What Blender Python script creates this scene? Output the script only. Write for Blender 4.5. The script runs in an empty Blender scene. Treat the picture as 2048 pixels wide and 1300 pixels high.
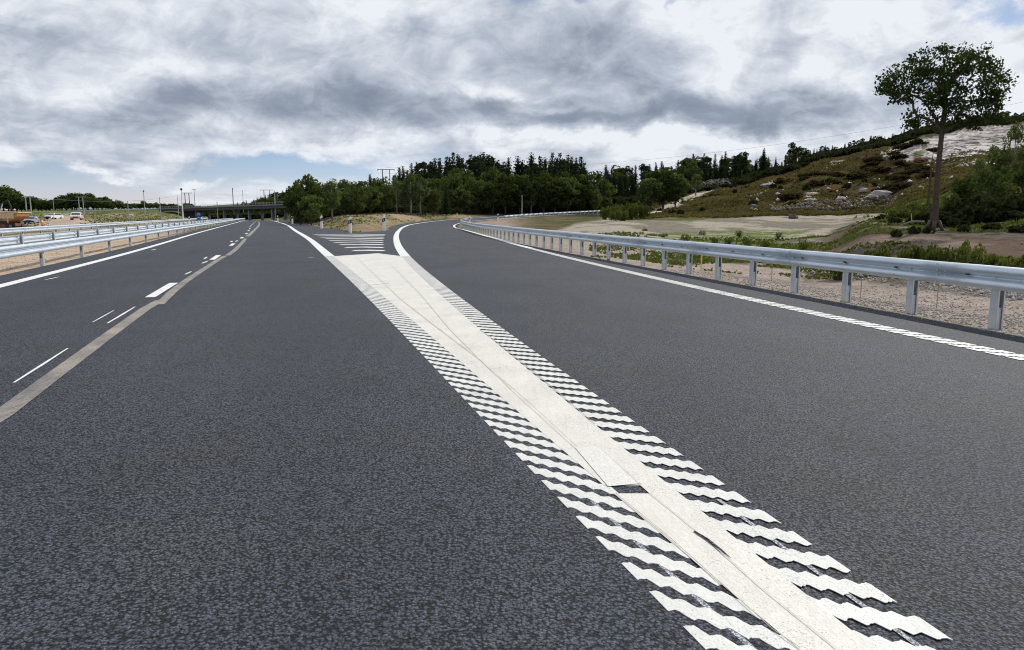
import bpy, math, random
import numpy as np
from mathutils import Vector, Matrix
S = bpy.context.scene
COL = S.collection
R = math.radians
random.seed(7)
rng = np.random.default_rng(11)

# ------------------------------------------------------------------ camera
F, HZ, CAMH = 1480.0, 430.0, 1.5
PITCH = math.atan((650 - HZ) / F)
cam = bpy.data.cameras.new("camera"); camo = bpy.data.objects.new("camera", cam); COL.objects.link(camo)
cam.sensor_width = 36; cam.lens = F / 2048 * 36; cam.clip_end = 6000; cam.clip_start = .05
camo.location = (0, 0, CAMH); camo.rotation_euler = (R(90) - PITCH, 0, 0)
S.camera = camo
S.view_settings.view_transform = 'Standard'; S.view_settings.look = 'None'; S.view_settings.gamma = 1
S.view_settings.exposure = 0.0; S.view_settings.use_curve_mapping = False
S.render.engine = 'CYCLES'
S.cycles.max_bounces = 6; S.cycles.transparent_max_bounces = 8; S.cycles.use_denoising = True; S.cycles.filter_width = 1.05

# ------------------------------------------------------------------ sun and sky
SUN_AZ, SUN_EL = 45.0, 38.0
sd = Vector((math.sin(R(SUN_AZ)) * math.cos(R(SUN_EL)), math.cos(R(SUN_AZ)) * math.cos(R(SUN_EL)), math.sin(R(SUN_EL))))
sun = bpy.data.lights.new("sun", 'SUN'); sun.energy = 4.3; sun.angle = R(0.6); sun.color = (1, .955, .89)
suno = bpy.data.objects.new("sun", sun); COL.objects.link(suno)
suno.rotation_euler = sd.to_track_quat('Z', 'Y').to_euler(); suno.location = (60, 60, 60)

class NT:
    """small helper for node trees"""
    def __init__(s, nt): s.nt = nt; s.n = nt.nodes; s.l = nt.links
    def new(s, t, **kw):
        n = s.n.new(t)
        for k, v in kw.items(): setattr(n, k, v)
        return n
    def link(s, a, b): s.l.new(a, b)
    def put(s, sock, v):
        if isinstance(v, bpy.types.NodeSocket): s.l.new(v, sock)
        else: sock.default_value = v
    def math(s, op, a, b=None, c=None, clamp=False):
        n = s.new('ShaderNodeMath', operation=op, use_clamp=clamp); s.put(n.inputs[0], a)
        if b is not None: s.put(n.inputs[1], b)
        if c is not None: s.put(n.inputs[2], c)
        return n.outputs[0]
    def vec(s, op, a, b=None):
        n = s.new('ShaderNodeVectorMath', operation=op); s.put(n.inputs[0], a)
        if b is not None: s.put(n.inputs[1], b)
        return n.outputs['Value' if op in ('DOT_PRODUCT', 'LENGTH') else 'Vector']
    def noise(s, v, scale, detail=4, rough=.5, out='Fac', dist=0):
        n = s.new('ShaderNodeTexNoise'); s.put(n.inputs['Vector'], v); n.inputs['Scale'].default_value = scale
        n.inputs['Detail'].default_value = detail; n.inputs['Roughness'].default_value = rough; n.inputs['Distortion'].default_value = dist
        return n.outputs[out]
    def ramp(s, f, stops, interp='LINEAR'):
        n = s.new('ShaderNodeValToRGB'); s.put(n.inputs[0], f); e = n.color_ramp.elements; n.color_ramp.interpolation = interp
        while len(e) < len(stops): e.new(.5)
        for i, (p, c) in enumerate(stops):
            e[i].position = p; e[i].color = (*c, 1) if len(c) == 3 else c
        return n.outputs[0]
    def mix(s, f, a, b, blend='MIX'):
        n = s.new('ShaderNodeMix', data_type='RGBA', blend_type=blend); s.put(n.inputs['Factor'], f)
        s.put(n.inputs[6], a if isinstance(a, bpy.types.NodeSocket) else (*a, 1)); s.put(n.inputs[7], b if isinstance(b, bpy.types.NodeSocket) else (*b, 1))
        return n.outputs[2]
    def map(s, v, a, b, c=0, d=1, smooth=True):
        n = s.new('ShaderNodeMapRange', interpolation_type='SMOOTHSTEP' if smooth else 'LINEAR'); s.put(n.inputs[0], v)
        for i, q in enumerate((a, b, c, d)): n.inputs[i + 1].default_value = q
        return n.outputs[0]

W = bpy.data.worlds.new("World"); S.world = W; W.use_nodes = True
w = NT(W.node_tree); w.n.clear()
tc = w.new('ShaderNodeTexCoord'); D = tc.outputs['Generated']
sky = w.new('ShaderNodeTexSky', sky_type='NISHITA'); sky.sun_disc = False; sky.sun_elevation = R(SUN_EL); sky.sun_rotation = R(SUN_AZ)
sky.air_density = 1.0; sky.dust_density = .4; sky.ozone_density = 2.0
w.link(D, sky.inputs[0])
sep = w.new('ShaderNodeSeparateXYZ'); w.link(D, sep.inputs[0]); dx, dy, dz = sep.outputs
yy = w.math('MAXIMUM', dy, .05)
cmb = w.new('ShaderNodeCombineXYZ'); w.link(w.math('DIVIDE', dx, yy), cmb.inputs[0]); w.link(w.math('DIVIDE', dz, yy), cmb.inputs[1]); UW = cmb.outputs[0]
# cloud layer seen in perspective
zz = w.math('ADD', w.math('MAXIMUM', dz, 0.0), .055)
cq = w.new('ShaderNodeCombineXYZ'); w.link(w.math('DIVIDE', dx, zz), cq.inputs[0]); w.link(w.math('DIVIDE', dy, zz), cq.inputs[1]); cq.inputs[2].default_value = 3.7
Q = cq.outputs[0]
Qs = w.vec('MULTIPLY', Q, (1.0, .62, 1.0))
n1 = w.noise(Qs, .62, 7, .56, dist=.35)
n2 = w.noise(Qs, 2.1, 8, .6, dist=.4)
UWs = w.vec('MULTIPLY', UW, (1.0, 1.55, 1.0))
n3 = w.noise(UWs, 5.5, 7, .6, dist=.5)
wc = w.noise(UWs, 6.0, 6, .6, out='Color')
warp = w.vec('MULTIPLY', w.vec('SUBTRACT', wc, (.5, .5, .5)), (.26, .13, 0))
UV = w.vec('ADD', UW, warp)
def blobs(lst):
    tot = None
    for px, row, rx, ry, amp in lst:
        c = ((px - 1024) / 1496, (430 - row) / 1480, 0)
        v = w.vec('MULTIPLY', w.vec('SUBTRACT', UV, c), (1496 / rx, 1480 / ry, 0))
        g = w.math('EXPONENT', w.math('MULTIPLY', w.vec('DOT_PRODUCT', v, v), -1.0))
        tot = w.math('MULTIPLY', g, amp) if tot is None else w.math('MULTIPLY_ADD', g, amp, tot)
    return tot
bright = blobs([
    (250, 235, 420, 42, -.26), (700, 225, 360, 56, -.38), (1150, 240, 300, 36, -.34), (1520, 232, 330, 44, -.42), (1230, 80, 130, 40, -.34),
    (1130, 150, 110, 60, -.22), (1560, 120, 60, 45, -.24), (1000, 120, 130, 45, -.18), (450, 110, 260, 40, -.14), (90, 90, 170, 30, -.12),
    (820, 45, 170, 32, .22), (60, 50, 120, 30, .16), (1350, 50, 110, 60, .30), (1460, 150, 90, 70, .26), (1700, 60, 120, 60, .26),
    (1000, 190, 130, 18, .40), (1120, 228, 90, 12, .34), (1330, 180, 90, 40, .18), (1640, 170, 50, 35, .25), (1960, 180, 130, 80, .34), (330, 270, 260, 18, .10), (130, 300, 200, 22, .08), (150, 360, 300, 30, -.12), (300, 315, 260, 34, -.22),
    (560, 300, 240, 12, .2), (1400, 292, 260, 20, .40), (1000, 290, 260, 14, .22), (420, 355, 60, 14, .6), (230, 345, 45, 14, .45), (1900, 5, 200, 16, -.5),
    (350, 160, 260, 22, .12), (650, 10, 500, 30, .12)])
n4 = w.noise(UWs, 13.0, 7, .62, dist=.8)
b = w.math('MULTIPLY_ADD', w.math('SUBTRACT', n1, .5), .75, .82)
b = w.math('MULTIPLY_ADD', w.math('SUBTRACT', n4, .5), .85, b)
b = w.math('MULTIPLY_ADD', w.math('SUBTRACT', n2, .5), .50, b)
b = w.math('MULTIPLY_ADD', w.math('SUBTRACT', n3, .5), 1.05, b)
b = w.math('ADD', b, bright)
ccol = w.ramp(b, [(0.0, (1.95, 2.35, 3.1)), (.35, (3.0, 3.5, 4.35)), (.65, (5.1, 5.6, 6.5)), (1.0, (8.4, 8.75, 9.3))])
clear = blobs([(620, 335, 220, 26, .95), (470, 335, 150, 40, .35), (180, 378, 430, 46, .85), (1040, 25, 36, 34, .5), (640, 12, 30, 16, .42), (530, 4, 26, 14, .35),
               (1150, 5, 40, 14, .5), (1350, 20, 16, 20, .5), (1960, 45, 100, 22, .75), (1930, 70, 40, 18, .5), (420, 352, 58, 12, -1.0), (230, 343, 46, 13, -.9), (1250, 375, 400, 25, .1)])
cov = w.math('SUBTRACT', w.math('MULTIPLY_ADD', w.math('SUBTRACT', n3, .5), .9, 1.0), clear)
cov = w.math('MULTIPLY_ADD', w.math('SUBTRACT', n2, .5), .3, cov)
cf = w.map(cov, .18, .95)
skyc = w.mix(1.0, sky.outputs[0], w.ramp(dz, [(0.0, (1.25, 1.22, 1.75)), (.05, (.84, .90, 1.22)), (.10, (.68, .74, .96)), (.25, (.75, .72, .72))]), 'MULTIPLY')
col = w.mix(cf, skyc, ccol)
bg = w.new('ShaderNodeBackground'); w.link(col, bg.inputs[0]); bg.inputs[1].default_value = .10
wo = w.new('ShaderNodeOutputWorld'); w.link(bg.outputs[0], wo.inputs[0])
W.cycles.sampling_method = 'MANUAL'; W.cycles.sample_map_resolution = 512

# ------------------------------------------------------------------ geometry helpers
def ray(px, row):
    u = (px - 1024) / F; v = (650 - row) / F
    return u, math.cos(PITCH) + v * math.sin(PITCH), -math.sin(PITCH) + v * math.cos(PITCH)
def G(px, row, z=0.0):
    r = ray(px, row); t = (z - CAMH) / r[2]; return r[0] * t, r[1] * t
def P(px, row, Y):
    r = ray(px, row); t = Y / r[1]; return r[0] * t, Y, CAMH + r[2] * t
def rowz(row, Y): return P(1024, row, Y)[2]
def xat(px, Y, z):
    # world X of image column px at depth Y, height z
    d = Y * math.cos(PITCH) - (z - CAMH) * math.sin(PITCH); return (px - 1024) / F * d
def tag(o, label=None, cat=None, group=None, kind=None):
    if label: o['label'] = label
    if cat: o['category'] = cat
    if group: o['group'] = group
    if kind: o['kind'] = kind
    return o
def thing(name, label, cat, loc=(0, 0, 0), group=None, rz=0):
    o = bpy.data.objects.new(name, None); COL.objects.link(o); o.location = loc; o.rotation_euler = (0, 0, rz)
    o.empty_display_size = .3
    return tag(o, label, cat, group)
class MB:
    def __init__(s): s.v = []; s.f = []; s.m = []
    def add(s, vs, fs, mi=0):
        b = len(s.v); s.v += [tuple(q) for q in vs]; s.f += [tuple(i + b for i in f) for f in fs]; s.m += [mi] * len(fs); return s
    def box(s, c, d, rz=0, mi=0, rx=0, ry=0, taper=1.0):
        M = Matrix.Rotation(rz, 3, 'Z') @ Matrix.Rotation(ry, 3, 'Y') @ Matrix.Rotation(rx, 3, 'X')
        vs = []
        for z in (-1, 1):
            k = taper if z > 0 else 1
            for x, y in ((-1, -1), (1, -1), (1, 1), (-1, 1)):
                q = M @ Vector((x * d[0] / 2 * k, y * d[1] / 2 * k, z * d[2] / 2)); vs.append((q[0] + c[0], q[1] + c[1], q[2] + c[2]))
        return s.add(vs, [(3, 2, 1, 0), (4, 5, 6, 7), (0, 1, 5, 4), (1, 2, 6, 5), (2, 3, 7, 6), (3, 0, 4, 7)], mi)
    def tube(s, pts, rad, n=8, mi=0, cap=True):
        pts = [Vector(p) for p in pts]; rr = rad if hasattr(rad, '__len__') else [rad] * len(pts); vs = []; fs = []
        prev = None
        for i, p in enumerate(pts):
            t = (pts[min(i + 1, len(pts) - 1)] - pts[max(i - 1, 0)]).normalized()
            if prev is None:
                a = t.orthogonal().normalized()
            else:
                a = (prev - t * prev.dot(t)); a = a.normalized() if a.length > 1e-6 else t.orthogonal().normalized()
            prev = a; b2 = t.cross(a)
            for k in range(n):
                an = 2 * math.pi * k / n; vs.append(p + (a * math.cos(an) + b2 * math.sin(an)) * rr[i])
        for i in range(len(pts) - 1):
            for k in range(n):
                k2 = (k + 1) % n; fs.append((i * n + k, i * n + k2, (i + 1) * n + k2, (i + 1) * n + k))
        if cap: fs.append(tuple(range(n - 1, -1, -1))); fs.append(tuple((len(pts) - 1) * n + k for k in range(n)))
        return s.add(vs, fs, mi)
    def sphere(s, c, r, n=8, mi=0):
        vs = []; fs = []; r = r if hasattr(r, '__len__') else (r, r, r); m = n // 2 + 1
        for i in range(m + 1):
            th = math.pi * i / m
            for k in range(n):
                a = 2 * math.pi * k / n; vs.append((c[0] + r[0] * math.sin(th) * math.cos(a), c[1] + r[1] * math.sin(th) * math.sin(a), c[2] + r[2] * math.cos(th)))
        for i in range(m):
            for k in range(n):
                k2 = (k + 1) % n; fs.append((i * n + k, (i + 1) * n + k, (i + 1) * n + k2, i * n + k2))
        return s.add(vs, fs, mi)
    def prism(s, poly, z0, z1, mi=0):
        n = len(poly); vs = [(x, y, z0) for x, y in poly] + [(x, y, z1) for x, y in poly]
        return s.add(vs, [tuple(range(n - 1, -1, -1)), tuple(range(n, 2 * n))] + [(i, (i + 1) % n, n + (i + 1) % n, n + i) for i in range(n)], mi)
    def ext(s, poly, fr, wd, mi=0):
        """polygon in a local x-z plane extruded along local y by +-wd/2; fr = (origin, rz)"""
        o, rz = fr; c, sn = math.cos(rz), math.sin(rz); n = len(poly); vs = []
        for y in (-wd / 2, wd / 2):
            for x, z in poly: vs.append((o[0] + x * c - y * sn, o[1] + x * sn + y * c, o[2] + z))
        return s.add(vs, [tuple(range(n)), tuple(range(2 * n - 1, n - 1, -1))] + [(i, n + i, n + (i + 1) % n, (i + 1) % n) for i in range(n)], mi)
    def build(s, name, mats, parent=None, smooth=False, origin=None):
        me = bpy.data.meshes.new(name); mats = mats if isinstance(mats, (list, tuple)) else [mats]
        o = bpy.data.objects.new(name, me); COL.objects.link(o)
        og = Vector(origin) if origin is not None else (parent_world(parent) if parent else Vector((0, 0, 0)))
        vs = [(v[0] - og[0], v[1] - og[1], v[2] - og[2]) for v in s.v]
        me.from_pydata(vs, [], s.f)
        for m in mats: me.materials.append(m)
        if len(mats) > 1: me.polygons.foreach_set('material_index', s.m)
        if smooth: me.polygons.foreach_set('use_smooth', [True] * len(s.f))
        me.update()
        if parent: o.parent = parent
        elif origin is not None: o.location = origin
        return o
def parent_world(p):
    v = Vector((0, 0, 0))
    while p is not None: v = v + p.location; p = p.parent
    return v
def npmesh(name, V, Fc, mat, smooth=False):
    me = bpy.data.meshes.new(name); V = np.asarray(V, np.float32); Fc = np.asarray(Fc, np.int32); k = Fc.shape[1]
    me.vertices.add(len(V)); me.vertices.foreach_set('co', V.ravel())
    me.loops.add(Fc.size); me.loops.foreach_set('vertex_index', Fc.ravel())
    me.polygons.add(len(Fc)); me.polygons.foreach_set('loop_start', np.arange(0, Fc.size, k, dtype=np.int32)); me.polygons.foreach_set('loop_total', np.full(len(Fc), k, np.int32))
    if smooth: me.polygons.foreach_set('use_smooth', np.ones(len(Fc), bool))
    me.update(calc_edges=True); me.validate()
    if mat: me.materials.append(mat)
    return me
def obj(name, me, parent=None, loc=(0, 0, 0)):
    o = bpy.data.objects.new(name, me); COL.objects.link(o); o.location = loc
    if parent: o.parent = parent
    return o

# ------------------------------------------------------------------ numpy noise
def _h(ix, iy, sd):
    n = (ix * 374761393 + iy * 668265263 + sd * 2147483647 * 3) & 0xffffffff
    n = ((n ^ (n >> 13)) * 1274126177) & 0xffffffff
    return ((n ^ (n >> 16)) & 0xffff) / 65535.0
def vnoise(x, y, sd=0):
    x = np.asarray(x, float); y = np.asarray(y, float)
    ix = np.floor(x).astype(np.int64); iy = np.floor(y).astype(np.int64); fx = x - ix; fy = y - iy
    fx = fx * fx * (3 - 2 * fx); fy = fy * fy * (3 - 2 * fy)
    a = _h(ix, iy, sd); b_ = _h(ix + 1, iy, sd); c = _h(ix, iy + 1, sd); d = _h(ix + 1, iy + 1, sd)
    return (a * (1 - fx) + b_ * fx) * (1 - fy) + (c * (1 - fx) + d * fx) * fy
def fbm(x, y, oct=4, sd=0):
    r = 0; am = .5; t = 0
    for k in range(oct): r = r + am * vnoise(x * 2 ** k, y * 2 ** k, sd + k * 17); t += am; am *= .55
    return r / t
def sstep(a, b_, x):
    t = np.clip((x - a) / (b_ - a), 0, 1); return t * t * (3 - 2 * t)

# ------------------------------------------------------------------ road alignments: X as a function of depth Y
def pchip(xs, ys):
    xs = np.array(xs, float); ys = np.array(ys, float); h = np.diff(xs); dl = np.diff(ys) / h; m = np.zeros(len(xs))
    for i in range(1, len(xs) - 1):
        m[i] = (dl[i - 1] * h[i] + dl[i] * h[i - 1]) / (h[i] + h[i - 1])
    m[0] = dl[0]; m[-1] = dl[-1]
    def f(x):
        x = np.asarray(x, float); i = np.clip(np.searchsorted(xs, x) - 1, 0, len(xs) - 2); t = np.clip((x - xs[i]) / h[i], 0, 1)
        r = (2 * t**3 - 3 * t**2 + 1) * ys[i] + (t**3 - 2 * t**2 + t) * h[i] * m[i] + (-2 * t**3 + 3 * t**2) * ys[i + 1] + (t**3 - t**2) * h[i] * m[i + 1]
        return r + np.where(x < xs[0], (x - xs[0]) * m[0], 0) + np.where(x > xs[-1], (x - xs[-1]) * m[-1], 0)
    return f
ZR = pchip([-20, 40, 70, 85, 100, 115, 130, 140, 150, 160, 170, 190, 215], [0, 0, 0, 0, .06, .18, .45, .72, 1.1, 1.42, 1.73, 2.6, 3.5])      # height of the slip road
ZM = pchip([-20, 100, 160, 190, 225, 300, 400, 520], [0, 0, 0, 0, -.12, -1.0, -1.5, -1.5])                                                     # height of the main road
def near(pts, deg, knots, far, z=0.0):
    A = np.array([G(*q, z=z) for q in pts]); t = np.log(A[:, 1] + 10); c = np.polyfit(t, A[:, 0], deg, w=1 / A[:, 1]**.7)
    ks = [(k, float(np.polyval(c, math.log(k + 10)))) for k in knots]
    s = (ks[1][1] - ks[0][1]) / (ks[1][0] - ks[0][0]); pre = [(-14, ks[0][1] - s * (14 + ks[0][0]))]
    al = pre + ks + [(y, x) for y, x in far]
    return pchip([a[0] for a in al], [a[1] for a in al])
def far(lst):
    o = []
    for Y, px, zf in lst: o.append((Y, xat(px, Y, float(zf(Y)))))
    return o
LO = near([(1360, 1247), (1300, 1187), (1246, 1133), (1200, 1084), (1161, 1043), (1125, 1007), (1095, 975), (1068, 946), (1043, 919), (1019, 894), (998, 873), (980, 853),
           (884, 753), (800, 663), (740, 597), (693, 556), (664, 530), (647, 508), (617, 480)], 4, [2, 3.5, 5, 7, 10, 15, 22, 30],
          far([(43.5, 617, ZM), (72, 587, ZM), (109, 573, ZM), (168, 552, ZM), (250, 535, ZM), (400, 521, ZM)]))      # left edge of the gore marking
RO = near([(1893, 1273), (1792, 1204), (1706, 1146), (1634, 1096), (1570, 1053), (1516, 1015), (1465, 980), (1422, 951), (1382, 922), (1346, 897), (1287, 856), (1260, 838),
           (1130, 745), (1000, 655), (930, 600), (874, 560), (838, 530), (819, 510), (803, 490)], 4, [2, 3.5, 5, 7, 10, 15, 22, 30],
          far([(48.5, 798, ZR), (73, 802, ZR), (92, 810, ZR), (110, 827, ZR), (120, 846, ZR), (130, 874, ZR), (140, 916, ZR), (150, 988, ZR), (160, 1047, ZR), (170, 1101, ZR), (190, 1201, ZR), (205, 1262, ZR)]))
RAIL = near([(1992, 655), (1822, 625.3), (1692, 602.5), (1589.6, 582.5), (1502, 568), (1431.8, 556), (1373, 545), (1323, 537), (1280, 530), (1244, 522.5), (1211, 517), (1102, 496.8),
             (1046, 486.8), (960, 468)], 3, [9, 11, 14, 18, 24, 32, 42, 58], far([(76, 938, ZR), (94, 925, ZR), (108, 924, ZR), (118, 931, ZR), (128, 950, ZR), (140, 1000, ZR)]), z=-.06)
RL = near([(2048, 717), (1850, 672.5), (1690, 639.5), (1500, 598.5), (1300, 553.5), (1150, 519.5), (1000, 479), (940, 460.5)], 3, [7, 9, 12, 17, 24, 35, 50],
          far([(70, 938, ZR), (92, 910, ZR), (104, 909, ZR), (112, 914, ZR), (122, 926, ZR), (130, 944, ZR), (140, 988, ZR), (150, 1045, ZR), (160, 1103, ZR), (170, 1155, ZR), (190, 1260, ZR), (205, 1320, ZR)]))
_ll = [G(0, 573), G(200, 521.5), G(400, 466.5)]
LL = pchip([-14, 15.6, 24.7, 61, 130, 200, 300, 400], [-10.87 + .304 * 29.6, -10.87, -13.72, -25.9, -48.7, -71.9, -105.5, -139.5])
def offs(f, Ys, d, zf, dz=0.0):
    """polyline parallel to X=f(Y), offset d to the right"""
    Ys = np.asarray(Ys, float); X = f(Ys); g = (f(Ys + .05) - f(Ys - .05)) / .1; L = np.sqrt(1 + g * g)
    xs = X + d / L; ys = Ys - d * g / L
    return np.stack([xs, ys, zf(ys) + dz], 1)
YS = np.concatenate([np.arange(-14, 60, .5), np.arange(60, 206, 1.5)])
YM = np.concatenate([np.arange(-14, 60, .5), np.arange(60, 420, 2.5)])

# ------------------------------------------------------------------ terrain
cols = {
 -400: [(60, -.4), (100, 'r469'), (150, 'r452'), (250, 'r436'), (380, 'r432'), (430, 'r428'), (600, 'r420')],
 0: [(40, -.3), (60, -.5), (100, 'r467'), (150, 'r451'), (200, 'r441'), (260, 'r434'), (380, 'r430'), (430, 'r426.5'), (470, 'r425'), (700, 'r420')],
 80: [(40, -.3), (60, -.5), (100, 'r461'), (150, 'r447'), (200, 'r439'), (260, 'r433'), (380, 'r429'), (430, 'r425.5'), (470, 'r424'), (700, 'r419')],
 150: [(60, -.3), (100, -.3), (150, 'r441'), (200, 'r437'), (260, 'r432'), (380, 'r427.5'), (430, 'r424'), (470, 'r422'), (700, 'r417')],
 300: [(60, -.2), (150, -.1), (250, 'r436'), (380, 'r428'), (430, 'r419.5'), (470, 'r419'), (700, 'r417')],
 345: [(60, -.1), (180, -.1), (250, 'r436'), (380, 'r432'), (430, 'r424'), (470, 'r420'), (700, 'r414')],
 400: [(60, -.1), (220, -.2), (300, -1.1), (420, -1.6), (520, -1.6), (800, 'r412')],
 480: [(60, -.1), (220, -.2), (300, -1.1), (420, -1.6), (520, -1), (800, 'r408')],
 560: [(60, -.1), (220, -.2), (300, -1.1), (420, -1.6), (500, 2), (800, 'r392')],
 600: [(48, -.07), (100, -.05), (115, 'r441'), (160, 'r436'), (300, 'r428'), (400, 'r420'), (800, 'r385')],
 640: [(48, -.07), (75, -.03), (90, 'r450'), (115, 'r440'), (160, 'r434'), (400, 'r420'), (800, 'r385')],
 700: [(46, -.07), (60, .05), (72, 'r453'), (90, 'r441'), (112, 'r432'), (150, 'r429'), (400, 'r410'), (800, 'r380')],
 770: [(46, -.07), (60, .05), (72, 'r452'), (92, 'r438'), (118, 'r429'), (150, 'r426'), (400, 'r405'), (800, 'r380')],
 870: [(46, -.07), (90, 0), (128, .3), (136, 'r436'), (150, 'r429.5'), (170, 'r424'), (400, 'r395')],
 1000: [(20, -.1), (60, -.1), (120, .2), (150, .95), (163, 'r430'), (175, 'r426'), (260, 'r415'), (400, 'r395')],
 1100: [(20, -.15), (40, -.3), (70, .0), (110, .2), (150, .8), (172, 1.6), (186, 'r424'), (260, 'r415'), (400, 'r390')],
 1180: [(20, -.2), (40, -.35), (60, -.1), (90, 'r449'), (130, 'r441'), (160, 'r434'), (185, 'r425'), (215, 'r415'), (400, 'r390')],
 1240: [(14, -.35), (40, -.4), (60, 'r465'), (90, 'r450'), (130, 'r439'), (160, 'r431'), (200, 'r417'), (260, 'r407'), (400, 'r385')],
 1350: [(14, -.4), (40, -.45), (60, 'r472'), (90, 'r455'), (120, 'r438'), (150, 'r428'), (190, 'r408'), (240, 'r390'), (300, 'r376'), (400, 'r370')],
 1450: [(14, -.4), (40, -.45), (60, 'r476'), (85, 'r462'), (120, 'r438'), (140, 'r428'), (170, 'r410'), (215, 'r386'), (260, 'r372'), (400, 'r366')],
 1550: [(14, -.45), (40, -.5), (58, 'r480'), (80, 'r466'), (120, 'r436'), (140, 'r424'), (150, 'r413'), (190, 'r380'), (240, 'r350'), (400, 'r345')],
 1650: [(12, -.45), (26, -.6), (40, 'r500'), (60, 'r472'), (80, 'r458'), (120, 'r434'), (142, 'r423'), (150, 'r405'), (185, 'r362'), (230, 'r320'), (400, 'r318')],
 1750: [(12, -.45), (24, -.6), (30, -.35), (38, 'r470'), (46, 'r447'), (52, 'r440'), (60, 'r443'), (75, 'r440'), (120, 'r430'), (142, 'r421'), (150, 'r402'), (180, 'r350'), (220, 'r301'), (400, 'r300')],
 1850: [(11, -.4), (22, -.6), (30, -.2), (38, 'r466'), (44, 'r450'), (60, 'r440'), (85, 'r428'), (120, 'r404'), (150, 'r372'), (180, 'r325'), (215, 'r276'), (400, 'r276')],
 1950: [(10, -.4), (21, -.6), (30, .1), (40, 'r464'), (52, 'r440'), (75, 'r410'), (110, 'r380'), (150, 'r345'), (180, 'r310'), (210, 'r262'), (400, 'r262')],
 2048: [(9, -.3), (20, -.55), (30, .15), (40, 'r458'), (52, 'r428'), (75, 'r398'), (110, 'r370'), (150, 'r335'), (180, 'r300'), (205, 'r260'), (400, 'r260')],
 2500: [(8, -.3), (16, -.5), (30, .2), (40, 'r455'), (55, 'r420'), (80, 'r385'), (150, 'r330'), (200, 'r270'), (400, 'r270')]}
CK = sorted(cols); LG = np.linspace(math.log(1), math.log(2500), 260)
ZT = []
for k in CK:
    ys = [1, 5]; zs = [-.07, -.07]
    for Y, q in cols[k]:
        ys.append(Y); zs.append(rowz(float(q[1:]), Y) if isinstance(q, str) else q)
    zl = zs[-1]; ys += [1200, 2600]; zs += [zl, zl]
    z = pchip(np.log(ys), zs)(LG); zi = np.interp(LG, np.log(ys), zs); ZT.append(.35 * z + .65 * zi)
ZT = np.array(ZT); CKA = np.array(CK, float)
strips = []     # centre samples (x,y,z,halfwidth)
def strip_samples(Lp, Rp):
    c = (Lp + Rp) / 2; t = np.gradient(c[:, :2], axis=0); t /= np.linalg.norm(t, axis=1)[:, None]
    dd = Rp[:, :2] - Lp[:, :2]; hw = np.abs(dd[:, 0] * t[:, 1] - dd[:, 1] * t[:, 0]) / 2
    return np.concatenate([c, hw[:, None]], 1)
def base_h(X, Y):
    X = np.asarray(X, float); Y = np.asarray(Y, float); r = np.hypot(X, Y) + 1e-6
    a = np.clip(X / np.maximum(Y, 1e-3), -1.0, 1.0); px = np.clip(1024 + 1496 * a, CKA[0], CKA[-1])
    Ye = np.where((Y > 0) & (np.abs(X / np.maximum(Y, 1e-3)) < 1.0), Y, r / np.sqrt(2))
    lt = np.clip((np.log(np.maximum(Ye, 1.001)) - LG[0]) / (LG[1] - LG[0]), 0, len(LG) - 1.001); j = lt.astype(int); g = lt - j
    i = np.clip(np.searchsorted(CKA, px) - 1, 0, len(CKA) - 2); u = np.clip((px - CKA[i]) / (CKA[i + 1] - CKA[i]), 0, 1); u = u * u * (3 - 2 * u)
    z0 = ZT[i, j] * (1 - g) + ZT[i, j + 1] * g; z1 = ZT[i + 1, j] * (1 - g) + ZT[i + 1, j + 1] * g
    z = z0 * (1 - u) + z1 * u
    back = np.clip(Y / r * 2.2 + 1.2, 0, 1); z = z * back + (-.07) * (1 - back)
    rough = sstep(22, 60, r) * .10 + sstep(110, 180, r) * .9 * sstep(1150, 1300, px)
    z = z + rough * (fbm(X * .22, Y * .22, 4, 5) - .5) * 2
    slab = sstep(1640, 1760, px) * sstep(165, 190, Y)
    z = z + slab * (np.abs(fbm(X * .07, Y * .3, 3, 9) - .5) * 3.0 - .6)
    z = z + (fbm(X * 1.3, Y * 1.3, 3, 3) - .5) * .05 * sstep(1050, 1250, px) * sstep(8, 12, r)
    return z
def H(X, Y):
    X = np.asarray(X, float); Y = np.asarray(Y, float); z = base_h(X, Y); sh = z.shape
    xf, yf, zf = X.ravel(), Y.ravel(), z.ravel().copy()
    for smp in strips:
        m = (xf > smp[:, 0].min() - 25) & (xf < smp[:, 0].max() + 25) & (yf > smp[:, 1].min() - 15) & (yf < smp[:, 1].max() + 15)
        idx = np.nonzero(m)[0]
        for a in range(0, len(idx), 20000):
            q = idx[a:a + 20000]; d = np.hypot(xf[q, None] - smp[None, :, 0], yf[q, None] - smp[None, :, 1]) - smp[None, :, 3]
            k = d.argmin(1); dm = d[np.arange(len(q)), k]; t = 1 - sstep(.2, 5.0, dm)
            zf[q] = zf[q] * (1 - t) + (smp[k, 2] - .075) * t
    return zf.reshape(sh)
def h1(x, y): return float(H(np.array([x]), np.array([y]))[0])

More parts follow.
